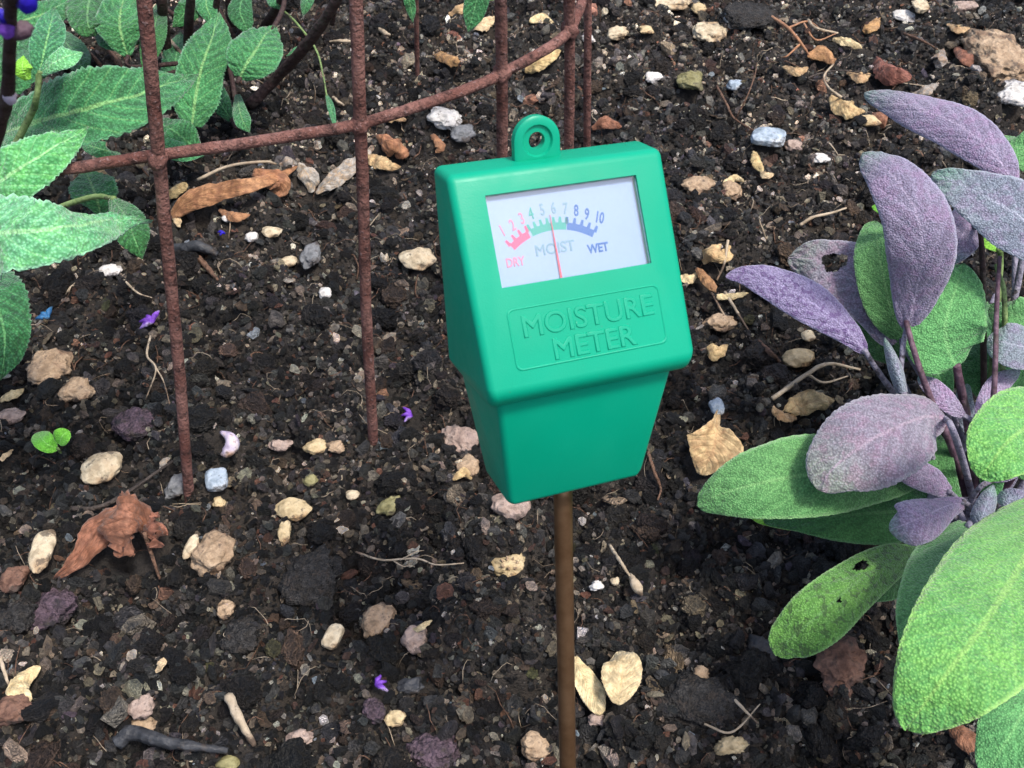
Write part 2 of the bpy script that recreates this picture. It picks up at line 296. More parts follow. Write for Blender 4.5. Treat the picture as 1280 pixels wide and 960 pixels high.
def leaf(pts, curl=0.15, ripple=0.05, teeth=0.02, nteeth=34, nv=56, nu=12, seed=0, thick=0.00035, tilt=(0, 0, 0), fold=0.0, ground=False, quilt=0.02, nveins=9, hole=None, crumple=0.0, pleat=0.0, pw=2.0):
    """pts: rows (px, py, height, width in pixels) from base to tip -> closed thin leaf surface."""
    W3 = []; 
    for px, py, z, wd in pts:
        p = atg(px, py, z) if ground else at(px, py, z)
        W3.append([*p, (wd * depth(p) / FPX / 2) ** pw])
    A = cr(W3, nv); P = A[:, :3]; hw = np.clip(A[:, 3], 0, None) ** (1 / pw)
    if pts[-1][3] == 0: hw[-1] = 0.00004
    hw = np.maximum(hw, 0.00035 if pts[0][3] > 0 else 0.00004)
    T = unit(np.gradient(P, axis=0))
    Nn = unit(0.55 * np.array([0, 0, 1.]) + 0.75 * unit(cO - P) + np.asarray(tilt)); Nn = unit(Nn - T * (Nn * T).sum(1, keepdims=True))
    S = np.cross(T, Nn)
    u = np.linspace(-1, 1, nu + 1); v = np.linspace(0, 1, nv)
    UU, VV = np.meshgrid(u, v); hwu = hw[:, None] * np.ones_like(UU)
    edge = np.abs(UU) ** 4
    saw = np.abs(((VV * nteeth + 0.13 * np.sin(VV * 40 + seed)) % 1) - 0.5) * 2
    hwu = hwu * (1 + edge * teeth * 2 * (saw - 0.5))
    lat = UU * hwu
    sgn = np.where(UU > 0, 17.0, 0.0)
    q = np.stack([VV * 5 + seed * 1.7, UU * 1.2 + sgn, UU * 0 + seed], -1)
    off = -curl * UU ** 2 * hw[:, None] + fold * np.abs(UU) * hw[:, None]
    off = off + ripple * 2 * hw.max() * (vnoise(q, seed) - 0.5) * (0.25 + np.abs(UU))
    vein = np.abs(((VV * nveins - np.abs(UU) * 2.2) % 1) - 0.5) * 2
    off = off + pleat * hw[:, None] * np.abs(((UU * 3.5 + 1.2 * VV) % 1) - .5) * 2
    off = off + 0.55 * quilt * hw.max() * (vein ** 0.8) * (1 - np.abs(UU) ** 6) * np.minimum(1, np.abs(UU) * 5)
    off = off + quilt * 2.2 * hw.max() * (vnoise(np.stack([VV * 26, UU * 7, UU * 0], -1), seed + 3) - 0.5)
    G = P[:, None, :] + S[:, None, :] * lat[..., None] + Nn[:, None, :] * off[..., None]
    if crumple:
        sc = 2.2 / max(hw.max() * 2, 1e-4)
        G = G + crumple * hw.max() * 2 * np.stack([fbm(G * sc + seed * 5.1 + k * 9, 60 + k, 2) - 0.5 for k in range(3)], -1) * 2
    n1 = nu + 1
    top = G.reshape(-1, 3); bot = (G - Nn[:, None, :] * thick).reshape(-1, 3); nt_ = len(top)
    skip = set()
    if hole:
        for (hv, hu, rv, ru) in hole:
            for i in range(nv - 1):
                for j in range(nu):
                    vv = (i + .5) / (nv - 1); uu = -1 + 2 * (j + .5) / nu
                    an_ = math.atan2((uu - hu) / ru, (vv - hv) / rv)
                    if ((vv - hv) / rv) ** 2 + ((uu - hu) / ru) ** 2 < 1 + .25 * math.sin(3 * an_ + 1) + .12 * math.sin(7 * an_): skip.add((i, j))
    F = []
    for i in range(nv - 1):
        for j in range(nu):
            if (i, j) in skip: continue
            a = i * n1 + j; b = a + 1; c = a + n1 + 1; d = a + n1
            F.append([a, b, c, d]); F.append([nt_ + d, nt_ + c, nt_ + b, nt_ + a])
    rim = [i * n1 for i in range(nv)] + [(nv - 1) * n1 + j for j in range(1, n1)] + [i * n1 + nu for i in range(nv - 2, -1, -1)] + [j for j in range(nu - 1, 0, -1)]
    for k in range(len(rim)):
        a, b = rim[k], rim[(k + 1) % len(rim)]; F.append([a, b, nt_ + b, nt_ + a])
    UV = np.stack([(UU + 1) / 2, VV], -1).reshape(-1, 2); UV = np.vstack([UV, UV])
    return np.vstack([top, bot]), F, UV, P

# ------------------------------------------------------------------ the soil bed
def axis(lo, hi, step, far, g=1.22):
    c = list(np.arange(lo, hi, step)); s = step; a = lo; L = []
    while a > -far: s *= g; a -= s; L.append(a)
    s = step; a = c[-1]; Rr = []
    while a < far: s *= g; a += s; Rr.append(a)
    return np.array(L[::-1] + c + Rr)
gx = axis(-0.50, 0.50, 0.0019, 60); gy = axis(0.06, 0.90, 0.0019, 60)
GX, GY = np.meshgrid(gx, gy); GZ = hgt(GX, GY)
far_ = np.clip((np.maximum(np.abs(GX), np.abs(GY - .45)) - 0.8) / 2, 0, 1); GZ = GZ * (1 - far_)
nx, ny = len(gx), len(gy)
gme = bpy.data.meshes.new('soil_bed'); gme.vertices.add(nx * ny); gme.vertices.foreach_set('co', np.stack([GX, GY, GZ], -1).astype(np.float32).ravel())
ii, jj = np.meshgrid(np.arange(nx - 1), np.arange(ny - 1)); a = (jj * nx + ii).ravel(); quads = np.stack([a, a + 1, a + nx + 1, a + nx], -1)
gme.loops.add(quads.size); gme.loops.foreach_set('vertex_index', quads.ravel().astype(np.int32))
gme.polygons.add(len(quads)); gme.polygons.foreach_set('loop_start', (np.arange(len(quads)) * 4).astype(np.int32)); gme.polygons.foreach_set('use_smooth', np.ones(len(quads), bool))
gme.update(calc_edges=True)
m, t, b = newmat('soil', 0.85, 0.35)
n1 = noise(t, 90, 5, 0.7); n2 = noise(t, 700, 4, 0.7); n3 = noise(t, 14, 3, 0.6)
c = mixc(t, ramp(t, n1.outputs[0], [(0.35, 0.0), (0.7, 1.0)]), (0.008, 0.008, 0.008), (0.050, 0.042, 0.036))
c = mixc(t, mth(t, 'MULTIPLY', ramp(t, n3.outputs[0], [(0.45, 0.0), (0.65, 1.0)]), 0.5), c, (0.055, 0.042, 0.030))
t.links.new(c, b.inputs['Base Color']); bump(t, b, mth(t, 'ADD', n2.outputs[0], mth(t, 'MULTIPLY', n1.outputs[0], 1.5)), 1.0, 0.002)
gme.materials.append(m)
g = bpy.data.objects.new('ground', gme); col.objects.link(g); tag(g, 'dark crumbly garden soil of the flower bed', None, None, 'structure')

foot = []            # footprints that loose crumbs keep off: x, y, r
CLEAR = []

# ------------------------------------------------------------------ stones and clods
def stone(name, px, py, wpx, hpx, rot, mat, label, cat='stone', flat=0.6, rough=0.22, square=0.0, sink=0.3, group=None, fine=0.05, seed=None, sub=4):
    p = atg(px, py); dd = depth(p); s = dd / FPX; el = (CAMH - p[2]) / np.linalg.norm(p - cO)
    a = wpx * s / 2; 
    hh = min(wpx, hpx) * s / 2 * flat
    bb = math.sqrt(max((hpx * s / 2) ** 2 - (hh * math.sqrt(1 - el * el)) ** 2, (0.45 * hpx * s / 2) ** 2)) / el
    sd_ = seed if seed is not None else int(px * 7 + py * 3) % 997
    V, F = blob((p[0], p[1], p[2] + hh * (1 - 2 * sink) + 0.0015), (a, bb, hh), R(rot), sub, rough, sd_, square, fine)
    ux, uy = (math.cos(R(rot)), math.sin(R(rot))) if a > bb else (-math.sin(R(rot)), math.cos(R(rot))); ln_ = abs(a - bb)
    for f_ in (-1, -.5, 0, .5, 1): foot.append((p[0] + ux * ln_ * f_, p[1] + uy * ln_ * f_, min(a, bb) * 0.85))
    return single(name, V, F, M[mat], label, cat, group)
ST = [
 ('pebble',129,590,54,36,20,'cream','large smooth cream oval pebble just below the bright green seedling'),
 ('pebble',368,640,48,26,-8,'yellow','smooth yellow kidney shaped pebble lying right of the blue chip'),
 ('stone',270,697,50,46,30,'tan','rough crumbly beige lump right of the crumpled brown leaf'),
 ('pebble',54,692,28,52,5,'cream','upright oblong cream stone left of the crumpled brown leaf'),
 ('pebble',241,686,17,28,-10,'cream','small cream pebble touching the rough beige lump'),
 ('stone_chip',272,603,28,26,15,'blue','square pale blue stone chip beside the foot of the left bar'),
 ('pebble',640,637,50,34,5,'pink','rounded peach pebble just under the bottom corner of the moisture meter'),
 ('stone',637,711,38,26,10,'yellow','rough golden brown stone directly below the peach pebble'),
 ('pebble',523,328,42,28,0,'cream','flat round tan pebble close to the left side of the meter'),
 ('stone',98,493,34,26,-15,'tan','small tan lump below the larger rough tan lump'),
 ('stone',65,467,54,38,25,'tan','larger rough tan lump near the edge of the leafy plant'),
 ('stone',18,524,28,18,0,'pink','small pinkish cream stone above and left of the seedling'),
 ('pebble',139,341,28,15,0,'white','small bright white stone under the tip of the biggest pale leaf'),
 ('stone',557,152,38,24,-20,'white','white angular quartz piece left of the meter hanging loop'),
 ('stone',577,172,30,18,10,'grey','grey stone tucked beside the white quartz piece'),
 ('stone',886,45,42,22,-10,'cream','cream oblong stone at the back, behind the top of the meter'),
 ('stone',771,45,24,15,0,'cream','small cream angular stone right of the farthest thin bar'),
 ('stone',808,41,17,9,0,'yellow','tiny tan chip between two cream stones at the back'),
 ('stone',838,6,56,18,0,'cream','wide cream stone at the top edge of the bed'),
 ('pebble',872,14,18,14,0,'yellow','small yellow pebble next to the wide cream stone at the top'),
 ('stone_chip',959,176,42,20,-12,'blue','flat white and blue flint lying behind the sage'),
 ('stone',871,236,40,22,25,'tan','tan wedge shaped stone right of the meter dial'),
 ('stone',913,242,22,22,0,'tan','small tan stone right of the wedge shaped one'),
 ('stone',1266,122,34,28,-30,'white','bright white stone at the right edge above the purple leaf'),
 ('stone',1240,95,36,24,-10,'white','pale stone stuck in the crumbly grey brown clod'),
 ('soil_clod',1248,78,80,58,0,'tan','big crumbly grey brown clod at the upper right'),
 ('pebble',1131,24,34,13,-12,'white','long white pebble at the upper right of the bed'),
 ('stone',1149,10,20,16,0,'cream','small cream stone just behind the long white pebble'),
 ('stone_chip',1204,11,34,10,8,'pink','thin pinkish slab at the top right edge'),
 ('pebble',998,452,46,24,15,'yellow','smooth golden tan stone left of the sage leaves'),
 ('pebble',1009,423,18,13,0,'cream','tiny cream oval pebble above the golden tan stone'),
 ('pebble',895,513,20,22,0,'blue','small grey blue pebble at the point of the folded golden leaf'),
 ('stone',470,780,34,42,-20,'tan','upright brown tan chunk in the lower middle of the bed'),
 ('stone',519,802,28,28,0,'pink','rounded peach lump right of the brown tan chunk'),
 ('stone_chip',417,799,20,30,-20,'cream','cream wood coloured chip left of the brown tan chunk'),
 ('stone',486,769,20,18,0,'tan','small brown round stone above the peach lump'),
 ('stone',514,860,30,17,10,'slate','dark grey stone right of the violet petal'),
 ('stone',469,890,24,28,10,'purple','purple grey stone below the violet petal'),
 ('stone',494,900,26,20,-10,'yellow','yellow tan stone beside the purple grey one'),
 ('stone',375,925,30,18,20,'pink','pale pinkish stone near the bottom, right of the pale stick'),
 ('stone',180,888,28,32,0,'pink','pinkish grey stone near the bottom left'),
 ('stone',180,911,32,20,0,'tan','brown flat stone under the pinkish grey one'),
 ('stone',18,892,44,30,0,'red','reddish brown lump below the yellow crescent leaf'),
 ('stone',22,727,28,26,0,'red','small rusty brown lump at the left edge'),
 ('pebble',287,957,26,18,0,'olive','yellowish round pebble cut by the bottom edge'),
 ('pebble',1085,155,30,13,-10,'yellow','yellow tan pebble beside the curled stalk leaf'),
 ('pebble',407,370,16,15,0,'white','tiny round white stone left of the second bar'),
 ('pebble',361,329,22,13,5,'cream','small cream oval stone between the two front bars'),
 ('pebble',286,277,14,9,0,'white','tiny white stone under the orange leaf'),
 ('pebble',316,300,16,13,0,'white','small white stone left of the pale yellow one'),
 ('pebble',340,294,26,14,-10,'cream','pale yellow oval stone under the big orange leaf'),
 ('stone',390,323,22,28,0,'grey','blue grey stone left of the second bar'),
 ('pebble',389,604,18,15,0,'olive','olive green round pebble above the yellow kidney pebble'),
 ('pebble',441,622,17,13,0,'cream','small cream stone right of the yellow kidney pebble'),
 ('stone',222,612,26,30,0,'grey','grey stone at the foot of the left bar'),
 ('stone',488,635,20,28,-35,'olive','pale slanted shard in the middle of the bed'),
 ('stone',356,670,15,26,0,'yellow','upright ochre stone below the yellow kidney pebble'),
 ('stone',275,630,14,12,0,'yellow','small ochre stone above the crumbly beige lump'),
 ('soil_clod',385,727,74,62,0,'clod','large dark round clod in the middle of the bed'),
 ('soil_clod',65,762,54,46,0,'purple','purplish crumbly clod below the crumpled brown leaf'),
 ('soil_clod',22,775,44,44,0,'clod','dark clod at the left edge beside the purplish clod'),
 ('soil_clod',875,880,92,64,0,'clod','wide dark clod to the right of the two cream leaves'),
 ('soil_clod',300,800,48,40,0,'clod','dark round clod left of the cream chip'),
 ('soil_clod',950,820,44,34,0,'slate','smooth dark lump under the spotted sage leaf'),
 ('soil_clod',1050,835,56,60,-30,'red','rusty brown clod right of the spotted sage leaf'),
 ('soil_clod',545,945,70,40,0,'purple','purplish crumbly clod at the bottom left of the probe'),
 ('soil_clod',935,22,60,30,0,'clod','dark grey lump at the top, right of the cream oblong stone'),
 ('stone',862,105,30,24,0,'olive','dull olive brown stone in the upper part of the bed'),
 ('stone',925,30,34,22,0,'grey','grey stone behind the stringy orange litter'),
 ('stone',668,935,34,30,20,'tan','crinkled tan lump left of the probe at the bottom'),
 ('stone',745,903,20,14,0,'pink','small pink brown stone below the cream leaf'),
 ('stone',876,845,16,17,0,'tan','small brown pebble above the wide dark clod'),
 ('stone',898,407,36,20,10,'tan','curled tan chunk right of the meter panel'),
 ('stone',576,555,34,42,30,'pink','pinkish brown chunk left of the lower part of the meter'),
 ('stone',587,588,26,28,0,'tan','crumbly tan bit between the meter and the peach pebble'),
 ('stone',350,560,26,16,0,'pink','orange pink stone left of the second bar foot'),
 ('stone',397,562,28,16,10,'yellow','small golden stone just left of the second bar foot'),
 ('stone',420,563,20,14,0,'tan','tan stone touching the foot of the second bar'),
 ('stone',283,765,22,20,0,'tan','small tan stone in front of the crumbly beige lump'),
 ('stone',286,763,14,14,20,'pink','tiny pink chip resting on soil by the small tan stone'),
 ('stone',172,535,50,34,10,'purple','purplish grey lump behind the bright green seedling'),
 ('stone',735,52,14,9,0,'white','tiny pale stone beside the rearmost bars'),
 ('stone',815,100,20,12,0,'white','small white crumb in the upper middle of the bed'),
 ('stone',918,110,20,13,0,'blue','small lilac white stone beside the forked twig'),
 ('stone',1025,202,22,12,0,'white','small grey white stone left of the second purple leaf'),
 ('stone',990,186,20,14,0,'pink','orange brown chip right of the blue flint'),
 ('stone',745,735,16,12,20,'white','little white stone right of the probe'),
 ('stone',768,730,10,10,0,'cream','tiny cream crumb right of the little white stone'),
]
for i, (nm, px, py, wp, hp, rt, mt, lb) in enumerate(ST):
    cat = {'pebble': 'pebble', 'stone': 'stone', 'stone_chip': 'stone chip', 'soil_clod': 'clod'}[nm]
    clod = nm == 'soil_clod'
    smooth_ = nm == 'pebble'
    stone(nm, px, py, wp, hp, rt, mt, lb, cat, flat=0.62 if not clod else 0.5, rough=0.27 if smooth_ else (0.12 if nm == 'stone_chip' else 0.42),
          square=0.7 if nm == 'stone_chip' else (0.0 if smooth_ else 0.2), fine=0.025 if smooth_ else (0.03 if nm == 'stone_chip' else 0.2 if clod else 0.1), sink=0.33 if not clod else 0.45, seed=i * 3 + 1)

# ------------------------------------------------------------------ fallen leaves
def fallen(name, pts, mat, label, cat='dry leaf', pleat=0.18, curl=0.4, crumple=0.17, fold=0.0, ripple=0.15, teeth=0.03, stalk=None, seed=1, tilt=(0, 0, 0), quilt=0.03, extra=(), pw=2.0):
    V, F, UV, P = leaf(pts, pw=pw, curl=curl, pleat=pleat, ripple=ripple, teeth=teeth, nteeth=15, nv=40, nu=16, seed=seed, fold=fold, ground=True, quilt=quilt, crumple=crumple, tilt=tilt, thick=0.0005)
    n1_ = 17
    for k in range(0, 40, 4):
        e0, e1 = V[k * n1_], V[k * n1_ + 16]; foot.append((P[k][0], P[k][1], max(.002, .42 * float(np.linalg.norm(e1 - e0)))))
    if stalk is None and not extra:
        return single(name, V, F, M[mat], label, cat, uv=UV)
    L = np.array([V[:, 0].mean(), V[:, 1].mean(), V[:, 2].min()])
    o = empty(name, L, label, cat); part('blade', V, F, M[mat], o, UV)
    for e, em in extra:
        V2, F2, UV2, _ = leaf(e, curl=curl, pleat=pleat, ripple=ripple, teeth=teeth, nteeth=12, nv=28, nu=12, seed=seed + 5, fold=fold, ground=True, crumple=crumple, thick=0.0005)
        part('blade', V2, F2, M[em], o, UV2)
    if stalk:
        sp, rr, sm = stalk; V3, F3 = tube([atg(*q) for q in sp], [rr, rr * 0.7], 14, 6); part('stalk', V3, F3, M[sm], o)
    return o
fallen('crumpled_leaf', [(182,668,.012,8),(176,655,.020,52),(160,650,.026,80),(140,655,.026,76),(122,662,.018,44),(108,680,.012,26),(90,708,.007,18),(74,722,.003,0)], 'dead_brown', 'crumpled brown dead leaf with a stalk lying at the lower left', fold=-0.3, crumple=0.09, ripple=0.3, seed=4, pleat=.35, teeth=.08,
       stalk=([(180,665,.020),(190,695,.010),(200,724,.002)], 0.0009, 'twig_brown'),
       extra=[([(176,668,.014,14),(192,660,.020,44),(202,664,.014,26),(207,668,.010,0)], 'dead_brown')])
fallen('curled_leaf', [(213,272,.004,8),(240,250,.010,26),(275,240,.014,26),(310,232,.014,20),(345,222,.012,14),(372,208,.008,0)], 'dead_orange', 'long curled orange brown leaf lying behind the left bar', fold=0.3, seed=8, crumple=0.08,
       stalk=([(247,225,.010),(285,208,.018),(330,202,.016),(345,205,.012)], 0.0010, 'straw'),
       extra=[([(318,215,.010,12),(345,225,.012,30),(350,238,.006,20),(338,246,.003,0)], 'dead_orange')])
fallen('dry_leaf', [(205,248,.003,0),(220,238,.006,15),(236,230,.005,0)], 'dead_gold', 'small pale yellow leaf just right of the left bar', seed=3)
fallen('dry_leaf', [(208,262,.003,0),(219,270,.005,10),(224,284,.003,0)], 'dead_cream', 'narrow cream leaf below the small pale yellow one', seed=5)
fallen('dry_leaf', [(370,205,.004,6),(385,218,.006,24),(390,240,.003,0)], 'dead_grey', 'torn grey brown leaf scrap beside the orange leaf', seed=6)
fallen('dry_leaf', [(395,240,.003,4),(415,225,.008,20),(440,205,.008,24),(462,190,.004,0)], 'dead_grey', 'long grey leaf crossing behind the second bar', seed=7)
fallen('curled_leaf', [(470,168,.004,6),(488,178,.012,26),(500,190,.008,24),(498,198,.003,0)], 'dead_orange', 'little orange brown leaf curled into a tube right of the second bar', curl=0.9, seed=9)
fallen('dry_leaf', [(455,195,.004,10),(478,203,.007,18),(500,210,.004,0)], 'dead_gold', 'flat yellow leaf strip just below the tube curled leaf', seed=11)
fallen('folded_leaf', [(897,518,.004,6),(896,536,.009,22),(893,556,.012,72),(885,574,.009,46),(877,593,.004,10)], 'dead_gold', 'folded golden leaf with a dark crease left of the large green sage leaf', fold=0.3, curl=0, seed=12, crumple=0.04, pleat=0, pw=1.0, tilt=(0.2, 0, 0))
fallen('dry_leaf', [(717,822,.004,10),(726,842,.007,26),(740,866,.006,32),(752,893,.003,0)], 'dead_cream', 'pale cream leaf scrap partly behind the probe', seed=13, crumple=0.05, curl=0.1)
fallen('dry_leaf', [(771,880,.008,8),(774,868,.010,32),(777,848,.011,50),(779,828,.010,44),(776,812,.006,0)], 'dead_cream', 'rounded pale cream leaf scrap lying right of its neighbour by the probe', seed=14, crumple=0.05, curl=0.1)
fallen('dry_leaf', [(50,834,.003,0),(30,848,.006,20),(22,862,.006,24),(38,880,.003,0)], 'dead_cream', 'yellow crescent shaped leaf at the lower left', seed=15)
fallen('dry_leaf', [(985,512,.004,10),(1005,503,.008,30),(1025,500,.006,24),(1040,497,.004,0)], 'dead_gold', 'wrinkled golden leaf pushed against the mauve sage leaf', seed=16, crumple=0.2)
fallen('dry_leaf', [(965,510,.004,6),(980,520,.006,14),(997,522,.003,0)], 'dead_gold', 'curled yellow scrap left of the wrinkled golden leaf', seed=17, crumple=0.2)
fallen('curled_leaf', [(878,325,.004,10),(890,315,.012,24),(905,318,.010,20),(912,306,.006,0)], 'dead_gold', 'bright yellow orange crumpled leaf right of the meter', seed=18, crumple=0.25,
       stalk=([(910,300,.012),(905,330,.008),(896,350,.004)], 0.0008, 'straw'))
fallen('dry_leaf', [(870,335,.003,4),(885,350,.008,14),(895,365,.004,0)], 'dead_orange', 'tan forked scrap below the bright yellow crumpled leaf', seed=19,
       stalk=([(888,362,.004),(900,385,.003),(912,405,.001)], 0.0007, 'straw'))
fallen('dry_leaf', [(850,345,.003,5),(862,347,.005,13),(872,342,.003,0)], 'dead_cream', 'small cream scrap touching the meter edge', seed=20)
fallen('dry_leaf', [(896,371,.004,6),(915,370,.005,9),(935,366,.003,0)], 'dead_cream', 'cream strip under the violet sage leaf tip', seed=21)
fallen('dry_leaf', [(886,432,.003,8),(895,440,.006,20),(910,432,.003,0)], 'dead_gold', 'curled yellow leaf scrap right of the meter bottom lip', seed=22, curl=0.6)
fallen('dry_leaf', [(1040,122,.004,6),(1058,135,.008,24),(1080,138,.004,0)], 'dead_gold', 'brown dry leaf with a hooked stalk behind the sage', seed=23, crumple=0.2,
       stalk=([(1052,122,.008),(1036,110,.012),(1030,95,.010),(1042,80,.004)], 0.0009, 'straw'))
fallen('dry_leaf', [(1095,70,.004,6),(1112,88,.010,30),(1138,100,.004,0)], 'dead_brown', 'cupped brown leaf lying above the top purple leaf', seed=24, curl=0.7)
fallen('dry_leaf', [(1165,80,.004,8),(1175,72,.010,20),(1180,62,.004,0)], 'dead_grey', 'small ribbed tan leaf in the upper right', seed=25, curl=0.6)
fallen('dry_leaf', [(1078,38,.003,4),(1090,30,.008,16),(1100,22,.003,0)], 'dead_orange', 'small orange brown leaf scrap near the long white pebble', seed=26)
fallen('dry_leaf', [(545,66,.003,8),(560,72,.006,18),(572,80,.003,0)], 'dead_orange', 'orange brown leaf triangle between the second and third bars', seed=27)
fallen('dry_leaf', [(655,88,.003,8),(678,76,.006,20),(700,62,.004,0)], 'dead_gold', 'yellow leaf lying behind the end of the ring', seed=28)
fallen('dry_leaf', [(598,38,.003,10),(605,30,.006,16),(620,20,.003,0)], 'dead_cream', 'cream leaf scrap beneath the hanging green leaf', seed=29)
fallen('dry_leaf', [(560,18,.003,0),(578,8,.006,14),(590,0,.003,0)], 'dead_gold', 'tan leaf scrap left of the hanging green leaf', seed=30)
fallen('dry_leaf', [(0,498,.003,8),(14,492,.005,13),(30,486,.003,0)], 'dead_cream', 'cream leaf sliver at the left edge', seed=31)
fallen('dry_leaf', [(0,575,.003,5),(8,568,.005,7),(16,562,.003,0)], 'dead_cream', 'tiny cream splinter at the left edge', seed=32)
fallen('dry_leaf', [(943,188,.003,5),(946,203,.006,13),(954,215,.003,0)], 'dead_gold', 'thin yellow husk below the blue flint', seed=33)
fallen('dry_leaf', [(950,215,.003,3),(958,218,.005,11),(968,217,.003,0)], 'dead_cream', 'small pale husk end next to the thin yellow husk', seed=34)
fallen('dry_leaf', [(1090,140,.003,5),(1100,145,.008,18),(1105,160,.003,0)], 'dead_brown', 'dark red brown scrap under the top purple leaf', seed=35)
fallen('dry_leaf', [(350,207,.008,4),(362,200,.014,11),(373,205,.006,0)], 'dead_grey', 'pale grey curled flake on top of the orange leaf', seed=36)
fallen('dry_leaf', [(540,775,.004,0),(526,784,.006,8),(514,788,.004,0)], 'dead_cream', 'pale yellow sliver above the peach lump', seed=37)
fallen('dry_leaf', [(195,842,.003,0),(203,828,.006,10),(210,818,.003,0)], 'dead_cream', 'small yellow green sliver at the lower left', seed=38)
fallen('dry_leaf', [(1190,905,.004,12),(1205,920,.006,26),(1218,945,.004,10)], 'dead_brown', 'brown scrap poking out below the brightest sage leaf', seed=39)
for k_, (a_, mt_, lb_) in enumerate([
 ([(1010,70,.003,5),(1028,66,.008,20),(1044,78,.003,0)], 'dead_orange', 'torn orange brown leaf under the stringy orange litter'),
 ([(1040,48,.003,4),(1060,52,.007,12),(1078,60,.003,0)], 'dead_cream', 'pale torn leaf strip right of the stringy orange litter'),
 ([(980,82,.003,4),(996,88,.006,13),(1010,84,.003,0)], 'dead_gold', 'thin gold flake just below the stringy orange litter'),
 ([(1140,120,.003,4),(1158,112,.007,14),(1172,104,.003,0)], 'dead_grey', 'grey brown leaf flake above the shoulder of the top purple leaf'),
 ([(1195,60,.003,5),(1206,70,.008,18),(1214,84,.003,0)], 'dead_brown', 'dark reddish leaf flake left of the big crumbly clod'),
 ([(1060,88,.003,4),(1075,96,.006,14),(1088,92,.003,0)], 'dead_gold', 'straw brown flake beside the hooked stalk'),
 ([(690,28,.003,4),(676,22,.006,14),(662,26,.003,0)], 'dead_cream', 'cream leaf scrap between the third and fourth bars'),
 ([(480,150,.003,4),(494,146,.006,11),(508,150,.003,0)], 'dead_gold', 'small straw flake under the ring right of the second bar'),
 ([(540,170,.003,4),(550,182,.006,12),(545,192,.003,0)], 'dead_orange', 'small rusty flake left of the grey stone by the quartz'),
 ([(275,262,.003,4),(292,270,.006,14),(312,268,.003,0)], 'dead_orange', 'thin tan flake in front of the long curled orange leaf'),
 ([(200,590,.003,0),(204,578,.005,8),(212,572,.003,0)], 'dead_grey', 'tiny grey flake behind the dark curved twig'),
 ([(590,598,.003,4),(580,590,.006,12),(566,600,.003,0)], 'dead_gold', 'straw brown flake below the crumbly tan bit'),
 ([(1185,30,.003,4),(1198,36,.006,12),(1212,34,.003,0)], 'dead_gold', 'narrow gold flake below the thin pinkish slab'),
 ([(740,160,.003,4),(758,152,.007,16),(778,158,.003,0)], 'dead_brown', 'reddish brown leaf litter just behind the top edge of the meter'),
 ([(905,228,.003,4),(918,222,.005,9),(930,226,.003,0)], 'dead_cream', 'tiny cream flake above the small tan stone'),
]): fallen('dry_leaf', a_, mt_, lb_, seed=70 + k_ * 3, crumple=.14)
# seed husk and little litter
def husk(px, py, r, label, mat, n=11):
    p = atg(px, py, .003); s = depth(p) / FPX; parts = []
    for k in range(n):
        a = 2 * math.pi * k / n + 0.2 * random.random(); rr = r * s * (0.8 + .4 * random.random())
        d = np.array([math.cos(a), math.sin(a) * 0.8, 0]); parts.append(tube([p, p + d * rr * .55 + (0, 0, .0012), p + d * rr + (0, 0, .004)], [.0006, .0011, .0003], 8, 5))
    parts.append(blob(p + (0, 0, .001), (r * s * .4, r * s * .35, .002), 0, 2, .2, 3))
    V, F = merge(parts); foot.append((p[0], p[1], .006)); return single('seed_husk', V, F, M[mat], label, 'husk')
stone('seed_pod', 912, 936, 44, 20, 5, 'yellow', 'golden crinkled seed pod near the bottom edge', 'seed pod', flat=.7, rough=.3, fine=.22, seed=61)

husk(637, 709, 12, 'little ragged husk on the golden brown stone', 'tan', 7)
# petals
def petal(px, py, wpx, rot, mat, label, n=3, name='fallen_petal'):
    p = atg(px, py, .004); s = depth(p) / FPX; parts = []
    for k in range(n):
        a = R(rot + (k - (n - 1) / 2) * 48); d = np.array([math.cos(a), math.sin(a), 0]); L = wpx * s * (0.75 if k else 1.0)
        parts.append(tube([p, p + d * L * .4 + (0, 0, .0015), p + d * L * .9 + (0, 0, .0005)], [.0006, wpx * s * .17, .0004], 10, 7, .25, k))
    V, F = merge(parts); foot.append((p[0], p[1], .004)); return single(name, V, F, M[mat], label, 'petal')
petal(515, 520, 20, 180, 'violet', 'violet fallen petal with a pale tip left of the meter')
petal(190, 404, 24, 150, 'violet', 'dark purple fallen flower against the left bar', 4)
petal(470, 857, 20, 20, 'violet', 'violet fallen petal in the lower middle of the bed', 3)
petal(281, 292, 10, 200, 'deep_blue', 'tiny dark violet petal under the orange leaf', 2)
petal(60, 398, 22, 140, 'blue_petal', 'small blue petal lying near the left edge', 3)
V, F = tube([atg(276,540,.003), atg(287,546,.008), atg(290,556,.009), atg(283,566,.006), atg(276,568,.003)], [.0008, .0026, .0034, .0026, .0005], 16, 8, .15)
single('fallen_petal', V, F, M['lilac'], 'curved white and lilac petal between the two front bars', 'petal'); p = atg(284, 554); foot.append((p[0], p[1], .006))
